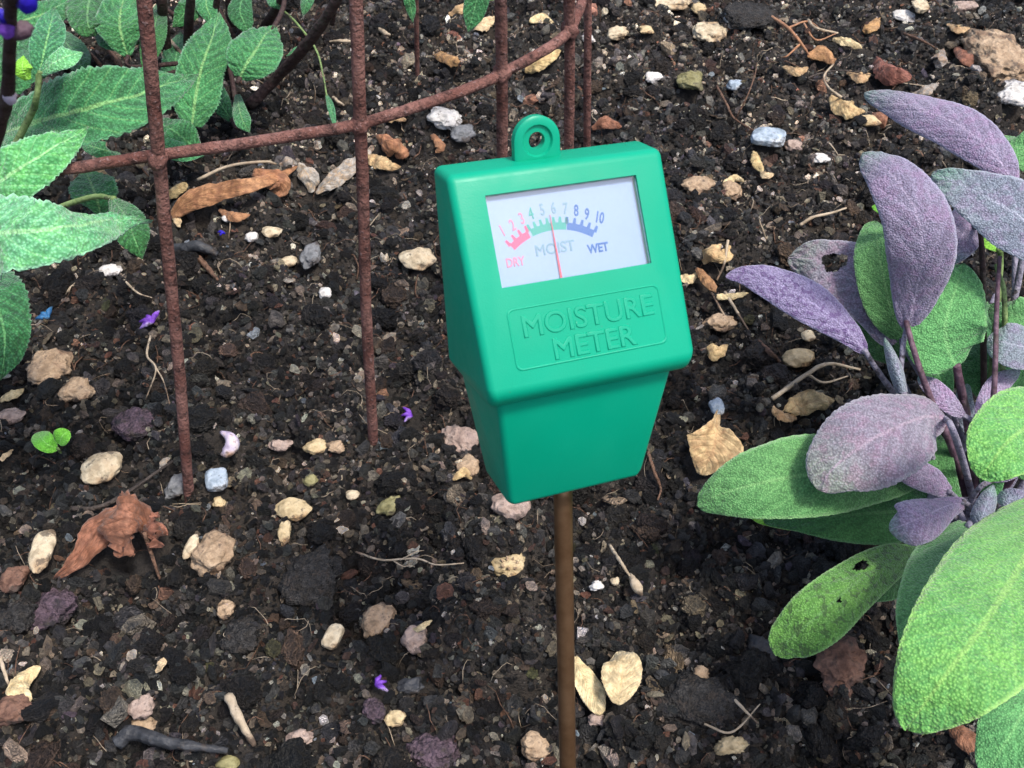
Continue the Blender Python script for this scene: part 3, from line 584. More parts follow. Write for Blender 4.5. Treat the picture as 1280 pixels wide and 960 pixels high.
# twigs
def twig(pts, r, mat, label, name='twig', branches=(), n=20, rough=0.25):
    main = tube([atg(*q) for q in pts], [r, r * .9, r * .5], n, 7, rough, 5)
    ps = [main] + [tube([atg(*q) for q in bq], [r * .7, r * .3], 12, 6, rough, 8) for bq in branches]
    V, F = merge(ps); return single(name, V, F, M[mat], label, 'twig' if name == 'twig' else name.replace('_', ' '))
twig([(90,636,.002),(125,634,.005),(165,612,.008),(216,576,.005)], .0012, 'twig', 'dark curved twig running up to the foot of the left bar')
twig([(286,870,.006),(300,900,.008),(318,932,.003)], .0019, 'straw', 'pale straight stick lying at the bottom left')
twig([(762,680,.004),(778,706,.007),(790,724,.006)], .0008, 'straw', 'thin pale stalk with a brown bud end right of the probe')
twig([(445,690,.003),(478,700,.006),(520,698,.006),(545,706,.005),(580,704,.003)], .0005, 'straw', 'thin pale branching root in the middle of the bed', 'root', [[(500,700,.006),(520,690,.007),(530,688,.004)],[(490,700,.006),(505,708,.005),(515,704,.003)]])
twig([(188,420,.003),(184,445,.006),(195,462,.006),(182,500,.003)], .0006, 'straw', 'pale looped root left of the left bar', 'root', [[(195,460,.006),(205,478,.006),(212,505,.004)]])
twig([(155,350,.003),(172,366,.006),(190,372,.004)], .0006, 'straw', 'short pale root just above the purple flower', 'root')
twig([(248,322,.004),(262,338,.006),(272,350,.003)], .0016, 'twig_brown', 'short brown twig piece right of the left bar')
twig([(220,312,.004),(250,308,.008),(272,318,.003)], .0035, 'slate', 'flat dark slate piece right of the left bar', 'slate_piece')
twig([(896,108,.003),(908,130,.008),(918,148,.006),(945,165,.003)], .0009, 'twig_brown', 'forked reddish twig leading to the blue flint', branches=[[(920,148,.006),(935,118,.012),(944,92,.010),(946,78,.006)]])
twig([(906,365,.003),(935,412,.005)], .0008, 'straw', 'thin straight stalk below the curled yellow scraps')
twig([(1000,282,.003),(1015,272,.006),(1040,266,.006),(1058,260,.003)], .0010, 'straw', 'tan rootlet behind the violet leaf', 'root')
twig([(948,428,.003),(962,440,.007),(975,452,.004)], .0016, 'twig_brown', 'brown stick pointing at the golden tan stone')
twig([(965,500,.003),(1005,470,.008),(1035,455,.006),(1075,462,.003)], .0012, 'straw', 'dry fibrous stalk behind the mauve sage leaf', branches=[[(1010,468,.008),(1030,478,.006),(1060,470,.004)]])
twig([(810,565,.002),(818,590,.010),(826,610,.006),(822,625,.002)], .0008, 'twig_brown', 'thin reddish stalk beside the lower right corner of the meter')
twig([(880,905,.002),(915,915,.004),(950,880,.003)], .0005, 'straw', 'fine root hair curling over the wide dark clod', 'root')
twig([(905,862,.002),(925,882,.004),(948,905,.003)], .0007, 'straw', 'pale slanting root right of the wide dark clod', 'root')
twig([(962,20,.003),(985,35,.010),(1002,55,.008),(1015,75,.003)], .0013, 'dead_orange', 'stringy orange litter at the top of the bed', branches=[[(985,35,.010),(1010,25,.006),(1030,40,.004)],[(1000,55,.008),(985,68,.006),(978,72,.003)],[(1005,30,.006),(1020,50,.008),(1045,42,.004)]])
twig([(1010,25,.004),(1020,35,.008),(1050,42,.003)], .0012, 'straw', 'pale stalk tangled with the orange litter')
twig([(146,928,.003),(165,915,.005),(220,930,.006),(285,938,.003)], .0028, 'slate', 'dark flat bark strip near the bottom left edge', 'bark_strip', rough=.35)
twig([(0,822,.003),(6,842,.006),(14,865,.003)], .0008, 'straw', 'thin stalk at the left edge beside the yellow crescent leaf')
twig([(1040,105,.003),(1010,98,.006),(1050,88,.006),(1095,95,.004)], .0007, 'twig', 'dark thin root under the cupped brown leaf', 'root')
twig([(1130,42,.004),(1155,52,.008),(1172,62,.004)], .0010, 'twig_brown', 'reddish stalk of the small ribbed tan leaf')
twig([(452,52,.003),(425,51,.004),(412,52,.003)], .0012, 'straw', 'pale straw piece crossing behind the second bar')
twig([(475,36,.003),(482,42,.005),(488,44,.003)], .0018, 'straw', 'short straw bit right of the second bar')
twig([(416,118,.003),(422,126,.005),(430,132,.003)], .0012, 'straw', 'short straw splinter left of the second bar')

# bud end of the thin stalk
V, F = tube([atg(788,718,.006), atg(795,732,.006), atg(802,744,.003)], [.0008, .0024, .0008], 12, 8, .3); single('bud', V, F, M['straw'], 'brown dry bud at the end of the thin pale stalk', 'bud')

# bright seedling
p = atg(72, 562); o = empty('seedling', p, 'bright green two lobed seedling left of the big oval pebble', 'seedling')
for pts in ([(72,560,.008,6),(60,556,.012,22),(52,548,.012,24),(47,540,.010,0)], [(74,556,.009,6),(78,545,.013,22),(86,538,.012,0)]):
    V, F, UV, P = leaf([(a_, b_, c_, d_) for a_, b_, c_, d_ in pts], ground=True, nv=20, nu=8, curl=-.2); part('leaf', V, F, M['lime'], o, UV)
V, F = tube([p, atg(76,566,.004), atg(72,560,.009)], .0006, 8, 6); part('stem', V, F, M['stem_green'], o); foot.append((p[0], p[1], .004))

# ------------------------------------------------------------------ loose crumbs, grit and root fibres (nobody could count them)
soil_col = bpy.data.collections.new('crumb_kinds')
mc, t, b = newmat('crumb', 0.6, 0.42)
at_ = N(t, 'ShaderNodeAttribute', attribute_type='INSTANCER', attribute_name='tint')
n1 = noise(t, 1.6, 4, 0.7); n2 = noise(t, 6, 3, 0.6)
c = mixc(t, ramp(t, n1.outputs[0], [(0.3, 0.0), (0.7, 1.0)]), (0.4, 0.4, 0.4), (1.6, 1.55, 1.5))
c = mixc(t, 1.0, at_.outputs['Color'], c, 'MULTIPLY')
t.links.new(c, b.inputs['Base Color']); bump(t, b, mth(t, 'ADD', n1.outputs[0], n2.outputs[0]), 1.0, 0.25)
for k in range(12):
    V, F = blob((0, 0, 0), (1, random.uniform(.5, .95), random.uniform(.4, .85)), 0, 1 + k % 2, random.uniform(.4, .7), 200 + k * 5, 0.3 if k % 3 else 0, 0.2)
    ob = bpy.data.objects.new('crumb_%02d' % k, mesh('crumb', V, F, mc, smooth=False)); soil_col.objects.link(ob)
def scatter(name, label, P, scale, rot, tint, idx, coll, mat=None):
    me = bpy.data.meshes.new(name); n = len(P); me.vertices.add(n); me.vertices.foreach_set('co', P.astype(np.float32).ravel())
    for nm, ty, dat in (('scl', 'FLOAT_VECTOR', scale), ('rot', 'FLOAT_VECTOR', rot), ('tint', 'FLOAT_COLOR', np.c_[tint, np.ones(n)])):
        at2 = me.attributes.new(nm, ty, 'POINT'); at2.data.foreach_set('color' if ty == 'FLOAT_COLOR' else 'vector', dat.astype(np.float32).ravel())
    at2 = me.attributes.new('idx', 'INT', 'POINT'); at2.data.foreach_set('value', idx.astype(np.int32))
    o = bpy.data.objects.new(name, me); col.objects.link(o); tag(o, label, None, None, 'stuff')
    ng = bpy.data.node_groups.new(name, 'GeometryNodeTree')
    ng.interface.new_socket('Geometry', in_out='INPUT', socket_type='NodeSocketGeometry'); ng.interface.new_socket('Geometry', in_out='OUTPUT', socket_type='NodeSocketGeometry')
    gi = ng.nodes.new('NodeGroupInput'); go = ng.nodes.new('NodeGroupOutput'); mp = ng.nodes.new('GeometryNodeMeshToPoints'); ip = ng.nodes.new('GeometryNodeInstanceOnPoints')
    ci = ng.nodes.new('GeometryNodeCollectionInfo'); ci.inputs[0].default_value = coll; ci.inputs[1].default_value = True; ci.inputs[2].default_value = True
    def na(nm, ty):
        q = ng.nodes.new('GeometryNodeInputNamedAttribute'); q.data_type = ty; q.inputs[0].default_value = nm; return q.outputs[0]
    L = ng.links.new
    L(gi.outputs[0], mp.inputs['Mesh']); L(mp.outputs[0], ip.inputs['Points']); L(ci.outputs[0], ip.inputs['Instance']); ip.inputs['Pick Instance'].default_value = True
    L(na('idx', 'INT'), ip.inputs['Instance Index']); L(na('rot', 'FLOAT_VECTOR'), ip.inputs['Rotation']); L(na('scl', 'FLOAT_VECTOR'), ip.inputs['Scale']); L(ip.outputs[0], go.inputs[0])
    md = o.modifiers.new('scatter', 'NODES'); md.node_group = ng; return o
def pick(n, table):
    wts = np.array([r_[0] for r_ in table], float); k = rng.choice(len(table), n, p=wts / wts.sum()); cs = np.array([r_[1] for r_ in table])[k]
    return cs * rng.uniform(0.6, 1.45, (n, 1)) * rng.uniform(0.93, 1.07, (n, 3))
fx = np.array(foot)
def offstones(x, y, pad=0.0):
    keep = np.ones(len(x), bool)
    for (a_, b_, r_) in fx: keep &= (x - a_) ** 2 + (y - b_) ** 2 > (r_ + pad) ** 2
    return keep
def sample(n):
    y = -0.02 + 1.07 * rng.random(n) ** 1.12; hw_ = 0.18 + 0.5 * np.maximum(y, 0.1); x = (rng.random(n) * 2 - 1) * (hw_ + .08)
    return x, y
DARK = [(26, (.010, .0105, .011)), (24, (.026, .026, .027)), (18, (.060, .060, .060)), (12, (.12, .115, .108)), (5, (.075, .076, .078)), (5, (.22, .19, .155)), (3, (.36, .31, .25)), (2, (.17, .09, .065)), (1.2, (.11, .095, .12)), (2.2, (.52, .47, .39)), (1.0, (.75, .72, .66))]
DARK0 = [(40, (.016, .014, .013)), (24, (.032, .027, .024)), (12, (.06, .047, .036)), (6, (.11, .08, .055)), (5, (.055, .058, .06)), (2.5, (.20, .14, .095)), (1.2, (.12, .06, .045)), (1.2, (.08, .06, .085)), (1.0, (.38, .30, .21)), (.5, (.60, .54, .44))]
n = 430000; x, y = sample(n); k_ = offstones(x, y); x, y = x[k_], y[k_]; n = len(x)
s = np.exp(rng.normal(math.log(.00076), .58, n)) ; s = np.clip(s, .0004, .0048)
lump = vnoise(np.stack([x * 22, y * 22, x * 0], -1), 77); s *= 0.8 + 0.55 * lump
tint = pick(n, DARK); 
zone = vnoise(np.stack([x * 11, y * 11, x * 0], -1), 33)[:, None]; cid = _h(np.floor(x / .011 + 3 * lump).astype(np.int64), np.floor(y / .011 + 2 * zone[:, 0]).astype(np.int64), np.zeros(n, np.int64), 5)[:, None]
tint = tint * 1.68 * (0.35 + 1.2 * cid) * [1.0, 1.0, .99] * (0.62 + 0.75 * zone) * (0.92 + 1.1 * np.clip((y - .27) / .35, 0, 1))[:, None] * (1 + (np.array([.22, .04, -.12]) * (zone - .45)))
z = hgt(x, y) + s * rng.uniform(-.1, .7, n)
scatter('soil_crumbs', 'fine dark soil crumbs covering the flower bed', np.stack([x, y, z], -1), s[:, None] * rng.uniform(.7, 1.3, (n, 3)), rng.uniform(0, 6.28, (n, 3)), tint, rng.integers(0, 12, n), soil_col)
# grit: paler, a little larger
GRIT = [(8, (.07, .07, .07)), (8, (.13, .12, .11)), (7, (.20, .16, .12)), (4, (.11, .115, .12)), (8, (.34, .28, .20)), (4, (.24, .12, .08)), (1.5, (.15, .12, .15)), (9, (.56, .48, .36)), (5, (.76, .72, .64)), (1.5, (.50, .58, .66))]
n = 58000; x, y = sample(n); k_ = offstones(x, y, .0008); x, y = x[k_], y[k_]; n = len(x); s = np.clip(np.exp(rng.normal(math.log(.00080), .52, n)), .0004, .0042)
z = hgt(x, y) + s * .75
scatter('grit', 'mixed pale and brown grit strewn over the soil', np.stack([x, y, z], -1), s[:, None] * rng.uniform(.6, 1.35, (n, 3)) * [1, 1, .75], np.c_[rng.uniform(-.5, .5, (n, 2)), rng.uniform(0, 6.28, n)], pick(n, GRIT), rng.integers(0, 12, n), soil_col)
# larger dark lumps with rough skins
lump_col = bpy.data.collections.new('lump_kinds')
for k in range(6):
    V, F = blob((0, 0, 0), (1, random.uniform(.75, .95), random.uniform(.55, .8)), 0, 4, .35, 300 + k * 5, 0.15, 0.2)
    ob = bpy.data.objects.new('lump_%02d' % k, mesh('lump', V, F, mc)); lump_col.objects.link(ob)
n = 4200; x, y = sample(n); k_ = offstones(x, y, .005); x, y = x[k_], y[k_]; n = len(x); s = np.clip(np.exp(rng.normal(math.log(.0038), .4, n)), .002, .010)
z = hgt(x, y) + s * .1
LUMP = [(40, (.022, .02, .019)), (25, (.04, .036, .034)), (12, (.06, .048, .04)), (4, (.05, .044, .050)), (6, (.09, .065, .05)), (4, (.10, .10, .11))]
scatter('soil_lumps', 'rough dark soil lumps mixed into the bed', np.stack([x, y, z], -1), s[:, None] * rng.uniform(.8, 1.2, (n, 3)), np.c_[rng.uniform(-.4, .4, (n, 2)), rng.uniform(0, 6.28, n)], pick(n, LUMP), rng.integers(0, 6, n), lump_col)
n = 1500; x, y = sample(n); k_ = offstones(x, y, .003); x, y = x[k_], y[k_]; n = len(x); s = np.clip(np.exp(rng.normal(math.log(.0026), .35, n)), .0016, .006)
STN = [(10, (.12, .09, .07)), (8, (.20, .14, .10)), (6, (.16, .10, .085)), (4, (.09, .092, .098)), (7, (.33, .26, .18)), (1.2, (.12, .10, .12)), (3, (.50, .42, .30)), (2, (.16, .16, .08)), (1.5, (.62, .58, .5))]
scatter('gravel', 'small brown and grey gravel bedded in the soil', np.stack([x, y, hgt(x, y) + s * .35], -1), s[:, None] * rng.uniform(.65, 1.3, (n, 3)), np.c_[rng.uniform(-.6, .6, (n, 2)), rng.uniform(0, 6.28, n)], pick(n, STN), rng.integers(0, 6, n), lump_col)
# fibres and chips
def fibres(n, r0, mat, name, label, ln=(.006, .022), ymin=-1):
    ps = []; x, y = sample(n); x = x[y > ymin]; y = y[y > ymin]; n = len(x)
    for i in range(n):
        L = random.uniform(*ln); a = random.uniform(0, 6.28); k = random.uniform(-1.6, 1.6); pts = []
        px_, py_ = x[i], y[i]
        for j in range(6):
            pts.append((px_, py_, float(0))); px_ += math.cos(a) * L / 5; py_ += math.sin(a) * L / 5; a += k * .35 + random.uniform(-.5, .5)
        pts = np.array(pts); pts[:, 2] = hgt(pts[:, 0], pts[:, 1]) + .0016 + .0018 * np.sin(np.linspace(0, math.pi, 6))
        ps.append(tube(pts, [r0, r0 * .5], 6, 3, resample=False))
    V, F = merge(ps); return single(name, V, F, M[mat], label, None, kind='stuff')
fibres(1300, .00017, 'straw', 'root_fibres', 'fine pale root fibres tangled over the soil')
fibres(1400, .00026, 'twig_brown', 'twig_bits', 'fine brown twig bits scattered over the soil')
fibres(420, .00042, 'straw', 'straw_litter', 'short straw and stalk litter strewn towards the back of the bed', (.008, .026), .36)
fibres(260, .00055, 'twig_brown', 'stalk_litter', 'brown broken stalks strewn towards the back of the bed', (.01, .03), .33)
chip_col = bpy.data.collections.new('chip_kinds')
for k in range(6):
    V, F = blob((0, 0, 0), (1, random.uniform(.3, .6), .12), 0, 2, .4, 400 + k * 5, 0.3, 0.1); V[:, 2] += 0.25 * V[:, 0] ** 2 - .1
    ob = bpy.data.objects.new('chip_%02d' % k, mesh('chip', V, F, mc, smooth=False)); chip_col.objects.link(ob)
n = 7000; x, y = sample(n); k_ = offstones(x, y, .002); x, y = x[k_], y[k_]; n = len(x); s = np.clip(np.exp(rng.normal(math.log(.0021), .45, n)), .001, .007)
z = hgt(x, y) + .0014
CHIP = [(10, (.05, .035, .03)), (10, (.10, .06, .045)), (6, (.18, .12, .085)), (5, (.30, .22, .15)), (4, (.50, .41, .29)), (3, (.10, .10, .11)), (1, (.7, .64, .5))]
scatter('bark_chips', 'small bark and leaf flakes scattered over the soil', np.stack([x, y, z], -1), s[:, None] * rng.uniform(.8, 1.3, (n, 3)), np.c_[rng.uniform(-.5, .5, (n, 2)), rng.uniform(0, 6.28, n)], pick(n, CHIP), rng.integers(0, 6, n), chip_col)

# ------------------------------------------------------------------ rusty plant support (round frame of bars and a ring)
m, t, b = newmat('rust', 0.85, 0.25)
n1 = noise(t, 240, 5, 0.7); n2 = noise(t, 700, 4, 0.6); n3 = noise(t, 60, 3, 0.6)
c = mixc(t, ramp(t, n3.outputs[0], [(0.35, 0.0), (0.65, 1.0)]), (0.16, 0.066, 0.053), (0.30, 0.155, 0.13))
c = mixc(t, ramp(t, n1.outputs[0], [(0.46, 0.0), (0.66, 1.0)]), c, (0.045, 0.022, 0.020))
c = mixc(t, mth(t, 'MULTIPLY', ramp(t, n2.outputs[0], [(0.60, 0.0), (0.68, 1.0)]), 0.5), c, (0.38, 0.26, 0.25))
t.links.new(c, b.inputs['Base Color']); bump(t, b, mth(t, 'ADD', n1.outputs[0], mth(t, 'MULTIPLY', n2.outputs[0], 0.9)), 1.0, 0.002); M['rust'] = m
RZ = 0.16; RC = np.array([-0.158, 0.510]); RR = 0.231
sup = empty('plant_support', (RC[0], RC[1], 0), 'rusty round metal plant support with upright bars and a ring', 'plant support')
front = [at(*q, RZ) for q in ((70, 212), (130, 204), (190, 195), (300, 180), (375, 168), (449, 155), (540, 127), (600, 105), (627, 92), (665, 72), (694, 54), (712, 38), (722, 18), (728, -2), (731, -26))]
back = [np.array([x_, y_, RZ]) for x_, y_ in ((.034, .46), (-.01, .545), (-.10, .60), (-.20, .595), (-.29, .53), (-.335, .43), (-.32, .34), (-.26, .285), (-.20, .272))]
loop = front + back; ringp = cr(np.array(loop[-1:] + loop + loop[:2]), 261)
k0 = int(round(260 / (len(loop) + 2))); ringp = ringp[k0:-k0]; ringp = np.vstack([ringp, ringp[:1]])
V, F = tube(ringp, .0021, sides=10, rough=.06, resample=False); part('ring', V, F, M['rust'], sup)
def bar(foot_px, ring_px, r=.0023, up=1.9, ringz=RZ):
    a = atg(*foot_px) if isinstance(foot_px, tuple) else np.asarray(foot_px); q = at(*ring_px, ringz); d = q - a
    dn = unit(d); side = np.array([0.0, 0, 0])
    P = [a - d * 0.12, a, q, a + d * up]
    P = [P[0] * (1 - k / 39) + P[3] * k / 39 for k in range(40)]; P = np.array(P)
    P[:, :2] += (vnoise(np.c_[P[:, 2] * 14, P[:, 2] * 0 + foot_px[0], P[:, 2] * 0], 3)[:, None] - .5) * .0010
    V, F = tube(P, r, sides=10, rough=.07, resample=False); part('bar', V, F, M['rust'], sup)
    V, F = blob(q + np.array([0, .0, 0]), (r * 1.5, r * 1.5, r * 1.6), 0, 3, .3, int(q[0] * 900) % 50 + 3, 0, .1); part('weld', V, F, M['rust'], sup)
bar((237, 616), (197, 200)); bar((466, 553), (450, 156)); bar((628, 430), (627, 92)); bar((711, 380), (712, 38))
bar((734, 300), (735, -40), .0019); bar((521, 93), (515, -220), .0016, up=1.3)

# ------------------------------------------------------------------ moisture meter
m, t, b = newmat('green_plastic', 0.42, 0.28)
n1 = noise(t, 26, 3, 0.5); n2 = noise(t, 2400, 2, 0.5)
c = mixc(t, ramp(t, n1.outputs[0], [(0.3, 0.0), (0.7, 1.0)]), (0.0, 0.305, 0.175), (0.0, 0.335, 0.20))
n3 = noise(t, 520, 4, 0.7); n4 = noise(t, 60, 4, 0.65); n6 = noise(t, 140, 4, 0.6)
c = mixc(t, mth(t, 'MULTIPLY', ramp(t, n3.outputs[0], [(0.70, 0.0), (0.73, 1.0)]), 0.35), c, (0.16, 0.20, 0.15))
t.links.new(mth(t, 'MULTIPLY_ADD', ramp(t, n4.outputs[0], [(0.4, 0.0), (0.65, 1.0)]), 0.16, 0.34), b.inputs['Roughness'])
t.links.new(c, b.inputs['Base Color']); bump(t, b, mth(t, 'ADD', n2.outputs[0], mth(t, 'MULTIPLY', n6.outputs[0], 2.0)), 0.08, 0.0003); M['plastic'] = m
def flat_mat(name, cc, rough=.6, spec=.3):
    m, t, b = newmat(name, rough, spec); n = noise(t, 900, 2)
    t.links.new(mixc(t, n.outputs[0], tuple(v * .93 for v in cc), tuple(min(1, v * 1.05) for v in cc)), b.inputs['Base Color']); return m
M['dial'] = flat_mat('dial_paper_sky_tint', (.36, .475, .64), .5); M['red_print'] = flat_mat('red_print', (.80, .10, .22)); M['pink_print'] = flat_mat('pink_print', (.75, .27, .38))  # dial: blue of the reflected sky is painted into the paper colour
M['green_print'] = flat_mat('green_print', (.02, .40, .30)); M['blue_print'] = flat_mat('blue_print', (.03, .15, .42)); M['grey_print'] = flat_mat('grey_print', (.22, .38, .45)); M['needle'] = flat_mat('needle_red', (.85, .12, .16))
m = bpy.data.materials.new('clear_window'); m.use_nodes = True; t = m.node_tree; t.nodes.clear()
o_ = N(t, 'ShaderNodeOutputMaterial'); mx = N(t, 'ShaderNodeMixShader'); tr = N(t, 'ShaderNodeBsdfTransparent'); gl = N(t, 'ShaderNodeBsdfGlossy'); fr_ = N(t, 'ShaderNodeFresnel')
gl.inputs['Roughness'].default_value = 0.2; fr_.inputs[0].default_value = 1.65; tr.inputs[0].default_value = (.95, .97, 1, 1)
t.links.new(fr_.outputs[0], mx.inputs[0]); t.links.new(tr.outputs[0], mx.inputs[1]); t.links.new(gl.outputs[0], mx.inputs[2]); t.links.new(mx.outputs[0], o_.inputs[0])
M['window'] = m
m, t, b = newmat('probe_metal', 0.3, 0.5); n1 = noise(t, 120, 4, .6); n2 = noise(t, 900, 3)
t.links.new(mixc(t, ramp(t, n1.outputs[0], [(.35, 0.), (.65, 1.)]), (.20, .11, .055), (.30, .18, .10)), b.inputs['Base Color']); b.inputs['Metallic'].default_value = .75; bump(t, b, n2.outputs[0], .15, .0003); M['probe'] = m

Rm = Matrix(((0.93661, -0.34833, -0.03785), (0.33692, 0.86569, 0.37023), (-0.09619, -0.35951, 0.92817)))
met = empty('moisture_meter', (0.02127, 0.14264, 0.15201), 'green plastic soil moisture meter on a brown metal probe in the bed', 'moisture meter')
met.rotation_mode = 'QUATERNION'; met.rotation_quaternion = Rm.to_quaternion()
def lpart(name, me, parent=met):
    o = bpy.data.objects.new(name, me); col.objects.link(o); o.parent = parent; return o
Wd, Hh, zp, st, zs, y2, w2, yb, y3, zk, yt = .0530, .0846, .0385, .0029, .0343, .0125, .0373, .0331, .0316, .0375, .0212
wt_ = .0269
def hull_mesh(name, pts, bev, seg, mat):
    bm = bmesh.new(); vs_ = [bm.verts.new(p) for p in pts]; r_ = bmesh.ops.convex_hull(bm, input=vs_)
    bmesh.ops.dissolve_limit(bm, angle_limit=R(2), verts=bm.verts, edges=bm.edges)
    bmesh.ops.bevel(bm, geom=list(bm.edges), offset=bev, segments=seg, profile=.5, affect='EDGES', clamp_overlap=True)
    bmesh.ops.recalc_face_normals(bm, faces=bm.faces); me = bpy.data.meshes.new(name); bm.to_mesh(me); bm.free()
    me.polygons.foreach_set('use_smooth', [True] * len(me.polygons)); me.materials.append(mat); return me
w_ = Wd / 2
head_me = hull_mesh('head', [(-wt_, yb, Hh), (wt_, yb, Hh), (-wt_, yt, Hh), (wt_, yt, Hh), (w_, 0, zp), (-w_, 0, zp), (w_ - .001, .0030, zs), (-w_ + .001, .0030, zs), (w_, yb, zk - .004), (-w_, yb, zk - .004)], .0020, 5, M['plastic'])
# panel frame: origin mid bottom edge of the panel, u right, v up the panel, n outward
e_ = Vector((0, .4226, .9063)); n_ = Vector((0, -.9063, .4226)); O_ = Vector((0, 0, zp)); u_ = Vector((1, 0, 0))
def PL(u, v, d=0): return O_ + u_ * (u / 1000) + e_ * (v / 1000) + n_ * (d / 1000)
def boxpanel(u0, u1, v0, v1, d0, d1):
    P = [PL(u, v, d) for d in (d0, d1) for v in (v0, v1) for u in (u0, u1)]
    return P, [[0, 2, 3, 1], [4, 5, 7, 6], [0, 1, 5, 4], [2, 6, 7, 3], [0, 4, 6, 2], [1, 3, 7, 5]]
head = lpart('head', head_me)
cutme = mesh('cut', *boxpanel(-18.9, 18.9, 24.3, 45.4, -2.2, 6), smooth=False)
cut = bpy.data.objects.new('cut', cutme); col.objects.link(cut); cut.parent = met
bpy.context.view_layer.update()
bo = head.modifiers.new('cut', 'BOOLEAN'); bo.operation = 'DIFFERENCE'; bo.object = cut; bo.solver = 'EXACT'
dg = bpy.context.evaluated_depsgraph_get(); newme = bpy.data.meshes.new_from_object(head.evaluated_get(dg)); head.modifiers.clear(); head.data = newme; newme.name = 'head'
if not newme.materials: newme.materials.append(M['plastic'])
bpy.data.objects.remove(cut)
bm = bmesh.new(); bm.from_mesh(newme)
for e2 in bm.edges:
    if len(e2.link_faces) == 2 and e2.calc_face_angle(0) > R(35): e2.smooth = False
bm.to_mesh(newme); bm.free()
low_me = hull_mesh('lower_housing', [(w_ - st, st + .001, zs + .006), (-w_ + st, st + .001, zs + .006), (-w_ + .0012, yb - .001, zk + .004), (w_ - .0012, yb - .001, zk + .004), (w2 / 2, y2, 0), (-w2 / 2, y2, 0), (w2 / 2, y3, 0), (-w2 / 2, y3, 0)], .0016, 4, M['plastic'])
lpart('lower_housing', low_me)
# hanging tab with its hole
tb = bmesh.new(); tc = Vector((-.0030, .0275, .0888)); ro, ri, ht = .0057, .0020, .0014
prof = []
NS = 48
for k in range(NS):
    a_ = math.pi * 2 * k / NS; prof.append((math.cos(a_), math.sin(a_)))
outer = []
for cx_, cz_ in prof:
    x_, z_ = cx_ * ro, cz_ * ro
    if cz_ < 0: x_ = math.copysign(max(abs(x_), ro * (1 - .0)), x_) if abs(cx_) > .35 else x_; z_ = z_ * 1.1
    outer.append((x_, z_))
rings = [(1, -ht), (0, -ht)]
def tabring(kind, y):
    out = []
    for k, (cx_, cz_) in enumerate(prof):
        if kind == 'o': x_, z_ = outer[k]
        elif kind == 'oi': x_, z_ = outer[k][0] * .9, outer[k][1] * .9
        elif kind == 'g1': x_, z_ = cx_ * ro * .66, cz_ * ro * .66
        elif kind == 'g2': x_, z_ = cx_ * ro * .60, cz_ * ro * .60
        else: x_, z_ = cx_ * ri, cz_ * ri
        out.append(tb.verts.new((tc.x + x_, tc.y + y, tc.z + z_)))
    return out
seq = [tabring('o', ht * .7), tabring('o', -ht * .7), tabring('oi', -ht), tabring('g1', -ht), tabring('g2', -ht * .5), tabring('i', -ht * .5), tabring('i', ht), tabring('oi', ht)]
for q in range(len(seq)):
    A_, B_ = seq[q], seq[(q + 1) % len(seq)]
    for k in range(NS): tb.faces.new((A_[k], A_[(k + 1) % NS], B_[(k + 1) % NS], B_[k]))
bmesh.ops.recalc_face_normals(tb, faces=tb.faces); me = bpy.data.meshes.new('hanging_tab'); tb.to_mesh(me); tb.free(); me.materials.append(M['plastic'])
me.polygons.foreach_set('use_smooth', [True] * len(me.polygons)); me.set_sharp_from_angle(angle=R(40)); lpart('hanging_tab', me)
# probe: one brown rod down into the soil
Vp, Fp = tube([(0, .0221, .002), (0.00, .0221, -.08), (0, .0221, -.170), (0, .0221, -.190)], [.0026, .0026, .0026, .0005], 30, 16); lpart('probe', mesh('probe', Vp, Fp, M['probe']))
# dial
V, F = boxpanel(-18.8, 18.8, 24.4, 45.3, -2.15, -1.9); dial = lpart('dial', mesh('dial', V, F, M['dial'], smooth=False))
V, F = boxpanel(-18.8, 18.8, 24.4, 45.3, -.75, -.45); lpart('window', mesh('window', V, F, M['window'], smooth=False))
def text_part(s_, u, v, size, mat, name, parent, d=-1.88, ext=.01, rot=0, bold=0, sx=1.0):
    cu = bpy.data.curves.new(name, 'FONT'); cu.body = s_; cu.size = size / 1000; cu.align_x = 'CENTER'; cu.align_y = 'CENTER'; cu.extrude = ext / 1000; cu.bevel_depth = bold / 1000; cu.bevel_resolution = 1; cu.resolution_u = 4
    o = bpy.data.objects.new(name, cu); col.objects.link(o); bpy.context.view_layer.update()
    me = bpy.data.meshes.new_from_object(o.evaluated_get(bpy.context.evaluated_depsgraph_get())); bpy.data.objects.remove(o)
    Mx = Matrix((( u_.x, e_.x, n_.x), (u_.y, e_.y, n_.y), (u_.z, e_.z, n_.z))).to_4x4(); Mx.translation = PL(u, v, d)
    me.transform(Mx @ Matrix.Rotation(R(rot), 4, 'Z') @ Matrix.Diagonal((sx, 1, 1, 1))); me.materials.clear(); me.materials.append(mat); me.name = name
    return lpart(name, me, parent)
nums = [(-15.7, 37.2, 'pink_print'), (-13.0, 38.1, 'pink_print'), (-10.5, 39.3, 'pink_print'), (-8.1, 40.1, 'green_print'), (-5.2, 40.6, 'grey_print'), (-2.4, 40.6, 'grey_print'), (.5, 40.1, 'grey_print'), (3.1, 39.3, 'blue_print'), (5.6, 38.1, 'blue_print'), (8.6, 36.9, 'blue_print')]
for k, (u, v, mt) in enumerate(nums): text_part(str(k + 1), u, v, 3.7, M[mt], 'numeral', dial, rot=-2.6 * (u + 3.6) * .6 - 0, sx=.64, bold=.10)
text_part('MOIST', -3.8, 31.4, 3.5, M['grey_print'], 'word', dial, sx=.98, bold=.09)
text_part('DRY', -14.0, 29.7, 2.9, M['pink_print'], 'word', dial, sx=.8, bold=.10)
text_part('WET', 6.9, 29.9, 2.9, M['blue_print'], 'word', dial, sx=.85, bold=.11)
